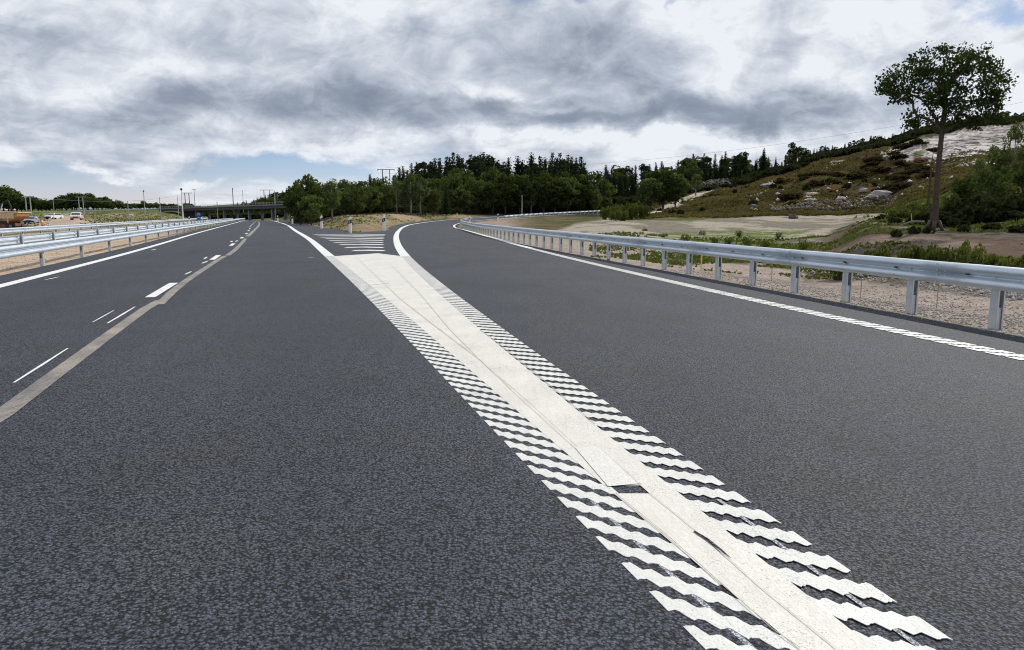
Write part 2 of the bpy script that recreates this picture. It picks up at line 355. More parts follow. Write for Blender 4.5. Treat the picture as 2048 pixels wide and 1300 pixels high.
# road strips
YN = np.concatenate([np.arange(-14, 47.01, .5)])
mainL = offs(LL, YM, -1.0, ZM)
def gmid(Y): return (LO(Y) + RO(Y)) / 2
isl_L = [G(702, 464), G(640, 454), G(607, 447)] ; isl_L = [(y, x) for x, y in isl_L]
mr = pchip([-14, 0, 10, 20, 30, 38, 50, 60, isl_L[0][0]] + [isl_L[1][0], isl_L[2][0], 150, 220, 400], [float(gmid(v)) for v in (-14, 0, 10, 20, 30, 38, 50, 60)] + [-14.4, isl_L[1][1], isl_L[2][1], -43.0, -66.0, -131.0])
mainR = np.stack([mr(YM), YM, ZM(YM)], 1)
iR = G(735, 464)
rl = pchip([-14, 0, 10, 20, 30, 38, 50, 60, iR[1], 75, 92, 110, 120, 130, 140, 150, 160, 170, 190, 205],
           [float(gmid(v)) for v in (-14, 0, 10, 20, 30, 38, 50, 60)] + [-13.0] + [float(RO(v)) - o for v, o in ((75, 1.5), (92, 1.9), (110, 2.2), (120, 2.4), (130, 2.8), (140, 3.3), (150, 3.6), (160, 3.6), (170, 3.6), (190, 3.4), (205, 3.4))])
YMm = YS
rampL = np.stack([rl(YS), YS, ZR(YS)], 1); rampR0 = offs(RAIL, YS, -.58, ZR)
far_in = offs(RL, YS, 1.4, ZR); wgt = sstep(110, 130, YS)[:, None]; rampR = rampR0 * (1 - wgt) + far_in * wgt; rampR[:, 2] = ZR(rampR[:, 1])
oppR = np.stack([-10.6 - .327 * YM, YM, ZM(YM)], 1); oppL = np.stack([-15.0 - .342 * YM, YM, ZM(YM)], 1)
for a, b_ in ((mainL, mainR), (rampL, rampR), (oppL, oppR)): strips.append(strip_samples(a, b_))

# ------------------------------------------------------------------ materials
def mat(name, color=(.5, .5, .5), rough=.8, metal=0.0, spec=.5):
    m = bpy.data.materials.new(name); m.use_nodes = True; t = NT(m.node_tree); p = t.n['Principled BSDF']
    p.inputs['Base Color'].default_value = (*color, 1); p.inputs['Roughness'].default_value = rough; p.inputs['Metallic'].default_value = metal
    p.inputs['Specular IOR Level'].default_value = spec
    return m, t, p
def vary(name, color, rough=.7, metal=0, amt=.25, scale=4.0, bump=0, bscale=None, spec=.5, rnd=0):
    m, t, p = mat(name, color, rough, metal, spec)
    geo = t.new('ShaderNodeNewGeometry'); pos = geo.outputs['Position']
    n = t.noise(pos, scale, 5, .6); f = t.map(n, .25, .75, 1 - amt, 1 + amt, False)
    if rnd:
        oi = t.new('ShaderNodeObjectInfo'); f = t.math('MULTIPLY', f, t.map(oi.outputs['Random'], 0, 1, 1 - rnd, 1 + rnd, False))
    c = t.vec('SCALE', color); c.node.inputs['Scale'].default_value = 1; t.link(f, c.node.inputs['Scale']); t.link(c, p.inputs['Base Color'])
    if bump:
        bn = t.new('ShaderNodeBump'); bn.inputs['Distance'].default_value = bump; t.link(t.noise(pos, bscale or scale * 4, 4, .6), bn.inputs['Height']); t.link(bn.outputs[0], p.inputs['Normal'])
    return m
def asphalt(name, base, tint, fine=True):
    m, t, p = mat(name, base, .76, 0, .24)
    pos = t.new('ShaderNodeNewGeometry').outputs['Position']
    wv = t.vec('ADD', pos, t.vec('MULTIPLY', t.vec('SUBTRACT', t.noise(pos, 60, 2, .5, 'Color'), (.5, .5, .5)), (.012, .012, 0)))
    vo = t.new('ShaderNodeTexVoronoi', feature='F1'); t.link(wv, vo.inputs['Vector']); vo.inputs['Scale'].default_value = 66
    vs = t.new('ShaderNodeSeparateColor'); t.link(vo.outputs['Color'], vs.inputs[0])
    v2 = t.new('ShaderNodeTexVoronoi', feature='F1'); t.link(wv, v2.inputs['Vector']); v2.inputs['Scale'].default_value = 135
    nn = t.noise(pos, 40, 5, .75); pit = t.noise(pos, 95, 2, .6); big = t.noise(pos, .35, 4, .55); mid = t.noise(t.vec('MULTIPLY', pos, (1, .35, 1)), 1.6, 4, .6)
    f = t.map(vs.outputs[0], 0, 1, .62, 1.36, False)
    f = t.math('MULTIPLY', f, t.map(vo.outputs['Distance'], .40, .68, 1.05, .15))
    f = t.math('MULTIPLY', f, t.map(nn, .3, .7, .70, 1.25, False))
    f = t.math('MULTIPLY', f, t.map(pit, .36, .50, .35, 1.08))
    f = t.math('MULTIPLY', f, t.map(big, .3, .7, .86, 1.14, False))
    f = t.math('MULTIPLY', f, t.map(mid, .3, .7, .92, 1.08, False))
    al = t.vec('DOT_PRODUCT', pos, (.95, .31, 0)); ac = t.vec('DOT_PRODUCT', pos, (-.31, .95, 0)); lc = t.new('ShaderNodeCombineXYZ'); t.link(al, lc.inputs[0]); t.link(t.math('MULTIPLY', ac, .02), lc.inputs[1])
    f = t.math('MULTIPLY', f, t.map(t.noise(lc.outputs[0], .9, 4, .6), .3, .7, .90, 1.10, False))
    tn = t.mix(t.map(t.noise(pos, .8, 3, .5), .45, .68), base, tint)
    c = t.vec('SCALE', tn); t.link(f, c.node.inputs['Scale']); t.link(c, p.inputs['Base Color'])
    hh = t.math('ADD', t.math('MULTIPLY', vo.outputs['Distance'], -1.0), t.math('MULTIPLY', v2.outputs['Distance'], -.45))
    hh = t.math('MULTIPLY_ADD', nn, .7, hh)
    bn = t.new('ShaderNodeBump'); bn.inputs['Distance'].default_value = .010; bn.inputs['Strength'].default_value = .8; t.link(hh, bn.inputs['Height']); t.link(bn.outputs[0], p.inputs['Normal'])
    return m
M_ASPH = asphalt('asphalt', (.061, .069, .090), (.062, .068, .076))
M_ASPH2 = asphalt('asphalt_older', (.20, .195, .185), (.18, .17, .155))
def paint(name, c, dirt=.12):
    m, t, p = mat(name, c, .6, 0, .4); pos = t.new('ShaderNodeNewGeometry').outputs['Position']
    a = t.noise(pos, 22, 5, .7); b_ = t.noise(pos, 1.4, 4, .6); e = t.noise(t.vec('MULTIPLY', pos, (1, .3, 1)), 7, 3, .6)
    f = t.math('MULTIPLY', t.map(a, .3, .7, 1 - dirt, 1 + dirt * .35, False), t.map(b_, .3, .7, 1 - dirt * .8, 1.04, False)); f = t.math('MULTIPLY', f, t.map(e, .3, .7, .95, 1.04, False))
    f = t.math('MULTIPLY', f, t.map(t.math('MULTIPLY_ADD', t.noise(pos, 2.2, 3, .6), .35, t.noise(pos, 110, 3, .75)), .76, .86, 1.0, .38))
    cc = t.vec('SCALE', c); t.link(f, cc.node.inputs['Scale']); t.link(cc, p.inputs['Base Color'])
    bn = t.new('ShaderNodeBump'); bn.inputs['Distance'].default_value = .006; bn.inputs['Strength'].default_value = .7
    t.link(t.math('ADD', t.noise(pos, 45, 4, .6), t.math('MULTIPLY', t.noise(t.vec('MULTIPLY', pos, (1, .4, 1)), 16, 3, .5), .8)), bn.inputs['Height']); t.link(bn.outputs[0], p.inputs['Normal'])
    return m
M_WHITE = paint('white_thermoplastic', (.60, .60, .575)); M_LINE = paint('white_road_line', (.66, .66, .65), .06); M_CREAM = paint('cream_thermoplastic', (.60, .58, .53), .10)
M_PATCH = paint('cream_patch', (.62, .605, .57), .10)
M_GHOST = None
def ghost():
    m, t, p = mat('ground_off_line', (.2, .18, .15), .8); pos = t.new('ShaderNodeNewGeometry').outputs['Position']
    n = t.noise(pos, 55, 4, .7); n2_ = t.noise(pos, 1.3, 3, .6); n3_ = t.noise(t.vec('MULTIPLY', pos, (1, .25, 1)), 9, 4, .7); f = t.map(t.math('ADD', t.math('MULTIPLY_ADD', n2_, .8, n), t.math('MULTIPLY', n3_, .7)), .95, 1.55)
    t.link(t.mix(f, (.088, .088, .094), (.29, .255, .21)), p.inputs['Base Color']); return m
M_GHOST = ghost()
M_SEAM = vary('dark_joint', (.30, .28, .24), .9, amt=.5, scale=30)
M_SEAM2 = vary('faint_joint', (.52, .50, .455), .9, amt=.4, scale=8)
def steel():
    m, t, p = mat('galvanised_steel', (.5, .55, .6), .36, .55); pos = t.new('ShaderNodeNewGeometry').outputs['Position']
    n = t.noise(pos, 3.0, 4, .6); n2_ = t.noise(pos, 40, 3, .5)
    f = t.math('MULTIPLY', t.map(n, .3, .7, .93, 1.05, False), t.map(n2_, .3, .7, .96, 1.04, False))
    c = t.vec('SCALE', (.57, .64, .715)); t.link(f, c.node.inputs['Scale']); t.link(c, p.inputs['Base Color'])
    t.link(t.map(n, .3, .7, .34, .44, False), p.inputs['Roughness']); return m
M_STEEL = steel()
M_STEELP = vary('galvanised_post', (.50, .54, .57), .45, .5, .12, 6)
M_DARK = vary('dark_rubber', (.02, .02, .022), .8, 0, .3, 6)
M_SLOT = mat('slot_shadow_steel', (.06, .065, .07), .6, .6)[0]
M_REFL = mat('bright_zinc', (.75, .77, .78), .3, .3)[0]
M_WPLAST = vary('white_plastic', (.72, .72, .70), .5, 0, .08, 5)
M_BPLAST = mat('black_plastic', (.015, .015, .017), .5)[0]
M_YPLAST = mat('yellow_plastic', (.62, .50, .06), .5)[0]
M_CONC = vary('concrete', (.16, .16, .175), .85, 0, .18, .8)
M_CONCD = vary('weathered_concrete', (.07, .07, .085), .9, 0, .25, .5)
M_WOOD = vary('grey_pole_wood', (.07, .065, .065), .9, 0, .25, 2)
M_POLE = vary('grey_metal_pole', (.34, .35, .36), .5, .4, .15, 2)
M_WIRE = mat('wire', (.10, .10, .11), .6, .3)[0]
M_BLUE = mat('blue_sign', (.02, .12, .42), .4)[0]
M_SIGNW = mat('white_sign_symbol', (.75, .75, .75), .4)[0]
M_CARW = mat('white_car_paint', (.72, .72, .72), .25, 0, .6)[0]; M_CARS = mat('silver_car_paint', (.42, .45, .55), .3, .5)[0]
M_GLASS = mat('dark_glass', (.03, .035, .045), .08, 0, .8)[0]
M_ORANGE = vary('worn_orange_paint', (.42, .20, .09), .6, 0, .3, 2.5); M_RUST = vary('dark_rusty_steel', (.13, .055, .035), .8, 0, .4, 2.5); M_TAN = vary('lit_tan_paint', (.50, .37, .24), .6, 0, .2, 2.5)  # tan carries the sunlit light orange of the dump bed in its colour
M_ORCONE = mat('orange_plastic', (.75, .18, .05), .5)[0]; M_RED = mat('red_plastic', (.55, .05, .03), .4)[0]

def leafmat(name, dark, light, trans=.35, scale=.5, objv=.25):
    m = bpy.data.materials.new(name); m.use_nodes = True; t = NT(m.node_tree); t.n.clear()
    pos = t.new('ShaderNodeNewGeometry').outputs['Position']; oi = t.new('ShaderNodeObjectInfo')
    n = t.noise(pos, scale, 3, .6); n2_ = t.noise(pos, scale * 9, 2, .5)
    f = t.map(t.math('MULTIPLY_ADD', n2_, .6, t.math('MULTIPLY', n, .8)), .45, 1.0)
    c = t.mix(f, dark, light); c2 = t.vec('SCALE', c); t.link(t.map(oi.outputs['Random'], 0, 1, 1 - objv, 1 + objv, False), c2.node.inputs['Scale'])
    d = t.new('ShaderNodeBsdfDiffuse'); t.link(c2, d.inputs[0]); tr = t.new('ShaderNodeBsdfTranslucent'); t.link(t.mix(1.0, c2, (1.2, 1.25, .6), 'MULTIPLY'), tr.inputs[0])
    mx = t.new('ShaderNodeMixShader'); mx.inputs[0].default_value = trans; t.link(d.outputs[0], mx.inputs[1]); t.link(tr.outputs[0], mx.inputs[2])
    o = t.new('ShaderNodeOutputMaterial'); t.link(mx.outputs[0], o.inputs[0]); return m
M_SPR = leafmat('spruce_needles', (.016, .028, .016), (.040, .056, .026), .15)
M_PIN = leafmat('pine_needles', (.022, .034, .018), (.046, .060, .030), .2)
M_DEC = leafmat('broadleaf_foliage', (.030, .048, .017), (.110, .138, .048), .3, .5, .42)
M_BIR = leafmat('birch_foliage', (.050, .070, .028), (.125, .155, .065), .3)
M_BIG = leafmat('tree_leaves', (.020, .034, .013), (.050, .075, .022), .25, 1.0, .0)
M_SHR = leafmat('shrub_leaves', (.045, .060, .016), (.135, .155, .045), .3, 5.0)
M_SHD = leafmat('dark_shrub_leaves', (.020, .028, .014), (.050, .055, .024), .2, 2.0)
M_GRS = leafmat('grass_blades', (.045, .055, .02), (.12, .12, .05), .3, .8)
M_BRK = vary('bark', (.062, .046, .034), .95, 0, .35, 5, .02, 12); M_BIRB = vary('pale_birch_bark', (.20, .19, .17), .9, 0, .35, 3)
M_ROCK = vary('grey_stone', (.26, .25, .24), .9, 0, .35, 4, .02, 12, rnd=.3); M_ROCKP = vary('pale_stone', (.34, .315, .285), .9, 0, .25, 3, .02, 12, rnd=.2)
M_SOILC = vary('dark_clods', (.09, .078, .068), .95, 0, .4, 3, rnd=.3)

def ground_mat():
    m, t, p = mat('ground_cover', (.3, .3, .3), 1.0, 0, .0)
    at = t.new('ShaderNodeAttribute', attribute_name='ground'); pos = t.new('ShaderNodeNewGeometry').outputs['Position']; ar = t.new('ShaderNodeAttribute', attribute_name='rock')
    rv = t.noise(t.vec('MULTIPLY', pos, (.045, .02, .50)), 1.0, 5, .6, dist=.5); rp = t.math('PINGPONG', t.math('MULTIPLY', rv, 12.0), .5); rm = t.math('MULTIPLY', t.map(rp, .10, .22, 1, 0), t.map(t.noise(pos, .16, 3, .6), .34, .46)); rm = t.math('MULTIPLY', rm, ar.outputs['Fac'])
    gcol = t.mix(rm, at.outputs['Color'], (.045, .04, .034))
    n = t.noise(pos, 2.6, 8, .65); n2_ = t.noise(pos, 30, 4, .7); n3_ = t.noise(pos, .5, 5, .6)
    f = t.math('MULTIPLY', t.map(n, .3, .7, .72, 1.26, False), t.map(n2_, .3, .7, .68, 1.3, False)); f = t.math('MULTIPLY', f, t.map(n3_, .3, .7, .86, 1.12, False))
    vo = t.new('ShaderNodeTexVoronoi', feature='F1'); t.link(pos, vo.inputs['Vector']); vo.inputs['Scale'].default_value = 26
    f = t.math('MULTIPLY', f, t.map(vo.outputs['Distance'], .25, .8, 1.12, .7))
    c = t.vec('SCALE', gcol); t.link(f, c.node.inputs['Scale']); t.link(c, p.inputs['Base Color'])
    bn = t.new('ShaderNodeBump'); bn.inputs['Distance'].default_value = .05; bn.inputs['Strength'].default_value = .8
    t.link(t.math('ADD', t.math('MULTIPLY', vo.outputs['Distance'], -.3), t.math('ADD', n, t.math('MULTIPLY', n2_, .4))), bn.inputs['Height']); t.link(bn.outputs[0], p.inputs['Normal'])
    return m
# ------------------------------------------------------------------ ground sheet
def ground():
    th = np.concatenate([np.arctan(np.linspace(-1.0, 1.0, 760)), np.linspace(math.pi / 4, 2 * math.pi - math.pi / 4, 66)[1:-1]])
    rr = np.concatenate([np.exp(np.linspace(math.log(1.2), math.log(30), 90)), np.exp(np.linspace(math.log(30), math.log(320), 290))[1:], np.exp(np.linspace(math.log(320), math.log(3500), 40))[1:]])
    T, Rr = np.meshgrid(th, rr); X = Rr * np.sin(T); Y = Rr * np.cos(T); Z = H(X, Y)
    nr, nt = X.shape
    V = np.stack([X, Y, Z], -1).reshape(-1, 3); V = np.vstack([V, [[0, 0, -.075]]])
    i, j = np.meshgrid(np.arange(nr - 1), np.arange(nt), indexing='ij'); j2 = (j + 1) % nt
    Fq = np.stack([i * nt + j, i * nt + j2, (i + 1) * nt + j2, (i + 1) * nt + j], -1).reshape(-1, 4)
    me = npmesh('ground', V, Fq, ground_mat(), True)
    # ---- what covers the ground where
    x, y, z = V.T; r = np.hypot(x, y); Yp = np.maximum(y, .5); a = x / Yp; px = 1024 + 1496 * np.clip(a, -1.5, 1.5)
    row = 650 - F * np.tan(np.arctan((z - CAMH) / Yp) + PITCH); row = np.where(y > 1, row, 1300)
    nA = fbm(x * .35, y * .35, 5, 1); nB = fbm(x * .08, y * .08, 4, 2); nC = fbm(x * 1.2, y * 1.2, 3, 4); nD = fbm(x * .2, y * .06, 4, 8)
    C = np.zeros((len(x), 3))
    def lay(c, wt):
        wt = np.clip(wt, 0, 1)[:, None]; C[:] = C * (1 - wt) + np.array(c)[None, :] * wt
    def inpoly(poly, soft=4, nz=6):
        # signed distance of (px,row) to polygon with a ragged edge
        qx = px + (nA - .5) * nz * 3; qy = row + (nC - .5) * nz; d = np.full(len(qx), 1e9); ins = np.zeros(len(qx), bool); n = len(poly)
        for k in range(n):
            ax, ay = poly[k]; bx, by = poly[(k + 1) % n]; ex, ey = bx - ax, by - ay; tt = np.clip(((qx - ax) * ex + (qy - ay) * ey) / (ex * ex + ey * ey), 0, 1)
            d = np.minimum(d, np.hypot(qx - ax - ex * tt, (qy - ay - ey * tt)))
            cnd = ((ay > qy) != (by > qy)) & (qx < ex * (qy - ay) / (ey if abs(ey) > 1e-9 else 1e-9) + ax); ins ^= cnd
        return sstep(-soft, soft, np.where(ins, d, -d)) * (y > 3)
    lay((.31, .265, .225), np.ones(len(x)))                      # gravel and sand by default
    lay((.44, .35, .265), sstep(1000, 900, px) * sstep(80, 60, r)) # sandy median on the left
    L = sstep(620, 560, px)
    lay((.15, .14, .07), L * sstep(70, 85, y) * sstep(.38, .5, nB + .15 * nA)); lay((.36, .30, .23), L * sstep(66, 90, y) * sstep(.52, .6, nD))
    lay((.095, .10, .045), L * sstep(150, 190, y) * sstep(.4, .55, nA + .0)); lay((.22, .20, .10), L * sstep(200, 240, y) * sstep(.5, .6, nB))
    lay((.40, .33, .26), inpoly([(60, 455), (90, 440), (112, 432), (135, 430), (165, 438), (190, 452), (120, 462)], 4, 4))
    lay((.10, .13, .05), sstep(385, 425, y) * L)
    lay((.24, .19, .125), sstep(570, 640, px) * sstep(1010, 960, px) * sstep(62, 66, y))      # dry island
    lay((.15, .15, .06), sstep(570, 640, px) * sstep(1010, 960, px) * sstep(62, 66, y) * sstep(.5, .62, nA)); lay((.30, .23, .17), sstep(570, 640, px) * sstep(1200, 900, px) * sstep(100, 118, y) * sstep(.42, .6, nD))
    Rr_ = sstep(1000, 1080, px)
    lay((.15, .13, .085), Rr_ * sstep(60, 80, y)); lay((.11, .125, .05), Rr_ * sstep(60, 80, y) * sstep(.46, .56, nA))
    hill = sstep(1230, 1330, px) * sstep(120, 132, y)
    lay((.085, .058, .026), hill); lay((.040, .048, .016), hill * sstep(.45, .6, nB * .5 + nA * .5)); lay((.115, .060, .030), hill * sstep(.58, .66, nD)); lay((.065, .072, .024), hill * sstep(.55, .62, fbm(x * .05, y * .14, 4, 21)))
    lay((.06, .06, .045), hill * sstep(.56, .64, fbm(x * .3, y * .5, 4, 31)))
    # the near right: track, stony ditch, weeds
    nr_ = sstep(0, 1.0, x - RAIL(y)) * (y > -20) * (y < 60)
    lay((.33, .275, .24), nr_ * sstep(40, 30, y)); lay((.27, .23, .20), nr_ * sstep(.48, .58, nA) * sstep(40, 30, y))
    ydit = np.interp(px, [1300, 1500, 1640, 1800, 2048], [32, 29, 26, 21.5, 17.5]); dit = sstep(1300, 1400, px) * sstep(0, 1.0, y - ydit) * sstep(62, 56, y)
    lay((.13, .115, .10), dit); lay((.28, .26, .23), dit * sstep(.54, .6, nC)); lay((.075, .095, .032), dit * sstep(.44, .54, nA) * sstep(22, 25, y))
    lay((.13, .105, .07), sstep(990, 1110, px + (nA - .5) * 120) * sstep(1240, 1200, px) * sstep(60, 80, y)); lay((.075, .085, .035), sstep(1040, 1110, px) * sstep(1240, 1200, px) * sstep(60, 80, y) * sstep(.44, .56, nA)); lay((.33, .295, .24), inpoly([(1110, 462), (1150, 448), (1200, 440), (1228, 434), (1260, 441), (1380, 443), (1560, 430), (1770, 423), (1745, 437), (1700, 450), (1650, 470), (1560, 480), (1200, 476)], 3, 5))
    lay((.20, .18, .145), inpoly([(1110, 462), (1150, 448), (1200, 440), (1228, 434), (1260, 441), (1380, 443), (1560, 430), (1770, 423), (1700, 450), (1560, 470), (1200, 476)], 3, 5) * sstep(.50, .58, nD)); lay((.16, .14, .11), inpoly([(1110, 462), (1200, 440), (1380, 443), (1770, 423), (1700, 450), (1560, 470), (1200, 476)], 3, 5) * np.clip(1.4 - np.abs(fbm(x * .05, y * .35, 4, 77) - .5) / .02, 0, 1))
    lay((.11, .15, .045), inpoly([(1290, 470), (1420, 462), (1620, 462), (1640, 478), (1600, 500), (1300, 485)], 4, 10) * sstep(.42, .52, nC * .5 + nA * .5))
    lay((.075, .085, .035), inpoly([(1225, 437), (1290, 426), (1500, 422), (1560, 428), (1400, 438), (1260, 442)], 3, 6) * sstep(.38, .5, nA))
    lay((.125, .094, .074), inpoly([(1600, 512), (1660, 470), (1710, 446), (1770, 452), (1880, 468), (2100, 478), (2200, 560), (1620, 560)], 5, 12)); lay((.21, .165, .135), inpoly([(1680, 500), (1760, 470), (1850, 472), (1990, 490), (1900, 500), (1760, 505)], 5, 12) * .8)
    lay((.065, .07, .032), inpoly([(1600, 500), (1710, 440), (1900, 440), (2200, 400), (2200, 500), (1960, 500), (1830, 470)], 6, 12) * sstep(.47, .57, nA)); lay((.06, .055, .04), inpoly([(1800, 440), (1900, 420), (2200, 380), (2200, 480), (1900, 480)], 6, 12) * sstep(.50, .58, nC))
    lay((.085, .11, .035), inpoly([(1785, 432), (1800, 405), (1850, 380), (1890, 385), (1905, 440), (1850, 446)], 5, 8)); lay((.13, .13, .045), inpoly([(1930, 460), (1990, 400), (2200, 380), (2200, 450)], 6, 12) * .7)
    lay((.095, .076, .066), inpoly([(1540, 417), (1600, 402), (1760, 400), (1790, 415), (1765, 425), (1560, 430)], 3, 6)); lay((.07, .06, .05), inpoly([(1540, 417), (1600, 398), (1760, 396), (1790, 403), (1765, 410), (1560, 418)], 2, 6) * sstep(.45, .52, nC))
    crk = fbm(x * .04 + 3 + z * .1, z * .55 + y * .05, 4, 41); crk2 = fbm(x * .09 + z * .15, z * 1.1 + y * .1, 3, 43)
    rk = inpoly([(1745, 306), (1800, 285), (1870, 272), (1920, 255), (2060, 250), (2300, 250), (2300, 335), (2060, 338), (1900, 328), (1830, 322), (1770, 318)], 3, 12)
    lay((.60, .55, .53), rk)
    lay((.14, .15, .07), rk * sstep(.60, .68, nA)); lay((.36, .32, .30), rk * sstep(.5, .6, nB) * .6)
    for pl in ([(1735, 400), (1745, 388), (1785, 382), (1780, 396), (1760, 404)], [(1515, 374), (1530, 362), (1550, 360), (1538, 368)], [(1640, 340), (1655, 322), (1680, 320), (1670, 330)], [(1600, 383), (1620, 378), (1640, 382), (1625, 388)], [(1480, 399), (1500, 396), (1510, 400), (1490, 402)]):
        lay((.46, .42, .38), inpoly(pl, 2, 3))
    lay((.42, .37, .30), inpoly([(1218, 440), (1240, 431), (1300, 424), (1312, 419), (1345, 403), (1400, 382), (1418, 379), (1424, 383), (1400, 392), (1360, 410), (1330, 424), (1260, 433)], 1.5, 2))
    lay((.50, .46, .38), inpoly([(1208, 411), (1282, 409), (1282, 412), (1208, 414)], 1.2, 0)); lay((.20, .10, .07), inpoly([(1210, 403), (1290, 401), (1300, 408), (1210, 409)], 1.5, 2))
    lay((.12, .11, .105), inpoly([(1370, 378), (1380, 366), (1420, 360), (1470, 362), (1485, 374), (1460, 382)], 2, 4))
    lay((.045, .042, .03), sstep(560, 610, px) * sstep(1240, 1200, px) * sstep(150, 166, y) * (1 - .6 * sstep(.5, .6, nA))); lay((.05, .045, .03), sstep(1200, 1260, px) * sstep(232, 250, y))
    lay((.10, .135, .04), inpoly([(890, 424), (905, 412), (930, 410), (945, 418), (970, 423), (930, 427)], 2, 2))
    ra = me.attributes.new('rock', 'FLOAT', 'POINT'); ra.data.foreach_set('value', rk.astype(np.float32)); col4 = np.ones((len(x), 4), np.float32); col4[:, :3] = C
    at = me.color_attributes.new('ground', 'FLOAT_COLOR', 'POINT'); at.data.foreach_set('color', col4.ravel())
    o = obj('ground', me); tag(o, kind='structure')
    return o
ground()

# ------------------------------------------------------------------ roads and painted markings
def strip_obj(name, Lp, Rp, m, dz=0, kind='structure', div=1):
    n = len(Lp); V = []; 
    for k in range(div + 1): V.append(Lp + (Rp - Lp) * k / div)
    V = np.stack(V, 1).reshape(-1, 3).copy(); V[:, 2] += dz
    i, j = np.meshgrid(np.arange(n - 1), np.arange(div), indexing='ij'); w_ = div + 1
    Fq = np.stack([i * w_ + j, i * w_ + j + 1, (i + 1) * w_ + j + 1, (i + 1) * w_ + j], -1).reshape(-1, 4)
    o = obj(name, npmesh(name, V, Fq, m)); return tag(o, kind=kind)
strip_obj('main_road', mainL, mainR, M_ASPH); strip_obj('slip_road', rampL, rampR, M_ASPH, -.004); strip_obj('opposite_road', oppL, oppR, M_ASPH2)
def zs(f):
    return lambda Y: f(Y)
def sheet(name, polys, m, dz):
    mb = MB()
    for pl in polys: mb.add([(x, y, z + dz) for x, y, z in pl], [tuple(range(len(pl)))])
    o = mb.build(name, m); return tag(o, kind='structure')
def bars(f, side, y0, y1, pitch, duty, wdt, dirv, zf, inner_add=.0):
    """transverse wavy thermoplastic bars along the line; side=+1: outer edge on the left, bars run right"""
    Ys = np.arange(y0, y1, .05); g = np.gradient(f(Ys), Ys); s = np.concatenate([[0], np.cumsum(np.hypot(np.diff(f(Ys)), .05))]); mb = MB(); k = 0; t = 0.0
    dv = np.array(dirv, float); dv /= np.linalg.norm(dv)
    while t < s[-1]:
        y = float(np.interp(t, s, Ys)); x = float(f(y)); gg = float(np.interp(y, Ys, g)); tv = np.array([gg, 1]) / math.hypot(gg, 1); nv = np.array([tv[1], -tv[0]])
        Lb = (wdt + inner_add) / abs(dv @ nv); n = 34 if y < 9 else 12; top = []; bot = []; th_ = pitch * (duty + .16 * min(1, max(0, (y - 8) / 8)) * (duty < .6)); ph = random.random() * 6
        for q in range(n + 1):
            u = q / n; saw = ((1 - u if side < 0 else u) * 5.6 + ph * .05) % 1.0; wob = (.040 if side < 0 else .050) * ((saw / .68 if saw < .68 else (1 - saw) / .32) - .5) + random.uniform(-.003, .003)
            b_ = np.array([x, y]) + dv * Lb * u * side
            hi = b_ + tv * (wob + .004); lo = b_ - tv * (th_ - wob * 1.1 + random.uniform(-.003, .003))
            top.append(hi); bot.append(lo)
        # slanted ends follow the line
        z = float(zf(y)); hgt = .0028
        vs = [(p[0], p[1], z + hgt) for p in top] + [(p[0], p[1], z + hgt) for p in bot]; vs += [(a[0], a[1], z + .0003) for a in vs]
        m_ = n + 1; fs = []
        for q in range(n):
            fs.append((q, m_ + q, m_ + q + 1, q + 1)); fs.append((q, q + 1, 2 * m_ + q + 1, 2 * m_ + q)); fs.append((m_ + q, 3 * m_ + q, 3 * m_ + q + 1, m_ + q + 1))
        fs.append((0, 2 * m_, 3 * m_, m_)); fs.append((n, m_ + n, 3 * m_ + n, 2 * m_ + n))
        mb.add(vs, fs); t += pitch; k += 1
    return mb
BW = .31
tag(bars(LO, 1, .8, 34, .262, .57, BW, (.41, -.31), ZM, .03).build('ribbed_gore_line', M_WHITE), kind='structure')
tag(bars(RO, -1, .8, 34, .262, .57, BW, (.33, -.15), ZR, .03).build('ribbed_gore_line', M_WHITE), kind='structure')
Yl = np.concatenate([np.arange(27, 60, .5), np.arange(60, 420, 2.5)]); strip_obj('gore_edge_line', offs(LO, Yl, 0, ZM), offs(LO, Yl, .36, ZM), M_LINE, .008)
Yr = np.concatenate([np.arange(27, 60, .5), np.arange(60, 204, 1.5)]); strip_obj('gore_edge_line', offs(RO, Yr, -.36, ZR), offs(RO, Yr, 0, ZR), M_LINE, .008)
# solid fill between the two ribbed lines
Yf = np.concatenate([np.arange(-3, 27.5, .25)]); FL = offs(LO, Yf, BW, ZM); FR = offs(RO, Yf, -BW, ZM)
tipx = (FL[-1, 0] + FR[-1, 0]) / 2
gapY = (3.50, 3.72)
def fillparts():
    mb = MB(); T = .004
    Yc = np.array([-3 + .25 * k for k in range(123)]); L_ = lambda Y: np.interp(Y, FL[:, 1], FL[:, 0]); R_ = lambda Y: np.interp(Y, FR[:, 1], FR[:, 0])
    s1 = lambda Y: np.interp(Y, [G(1670, 1298)[1], G(1530, 1185)[1], G(1400, 1070)[1], G(1295, 985)[1], G(1195, 893)[1]], [G(1670, 1298)[0], G(1530, 1185)[0], G(1400, 1070)[0], G(1295, 985)[0], G(1195, 893)[0]])
    ya, yb = G(1240, 988)[1], G(1240, 972)[1]
    ys = sorted(set([round(v, 3) for v in np.arange(-3, 27.4, .25)] + [round(ya, 3), round(yb, 3)]))
    for a, b_ in zip(ys[:-1], ys[1:]):
        inside = a >= ya - .01 and b_ <= yb + .01
        l0, l1 = (s1(a), s1(b_)) if inside else (L_(a), L_(b_))
        mb.add([(l0, a, T), (R_(a), a, T), (R_(b_), b_, T), (l1, b_, T)], [(0, 1, 2, 3)])
    a = ys[-1]; mb.add([(L_(a), a, T), (R_(a), a, T), ((L_(a) + R_(a)) / 2, a + 2.1, T)], [(0, 1, 2)])
    return mb, s1
mbf, s1 = fillparts(); tag(mbf.build('gore_fill', M_CREAM), kind='structure')
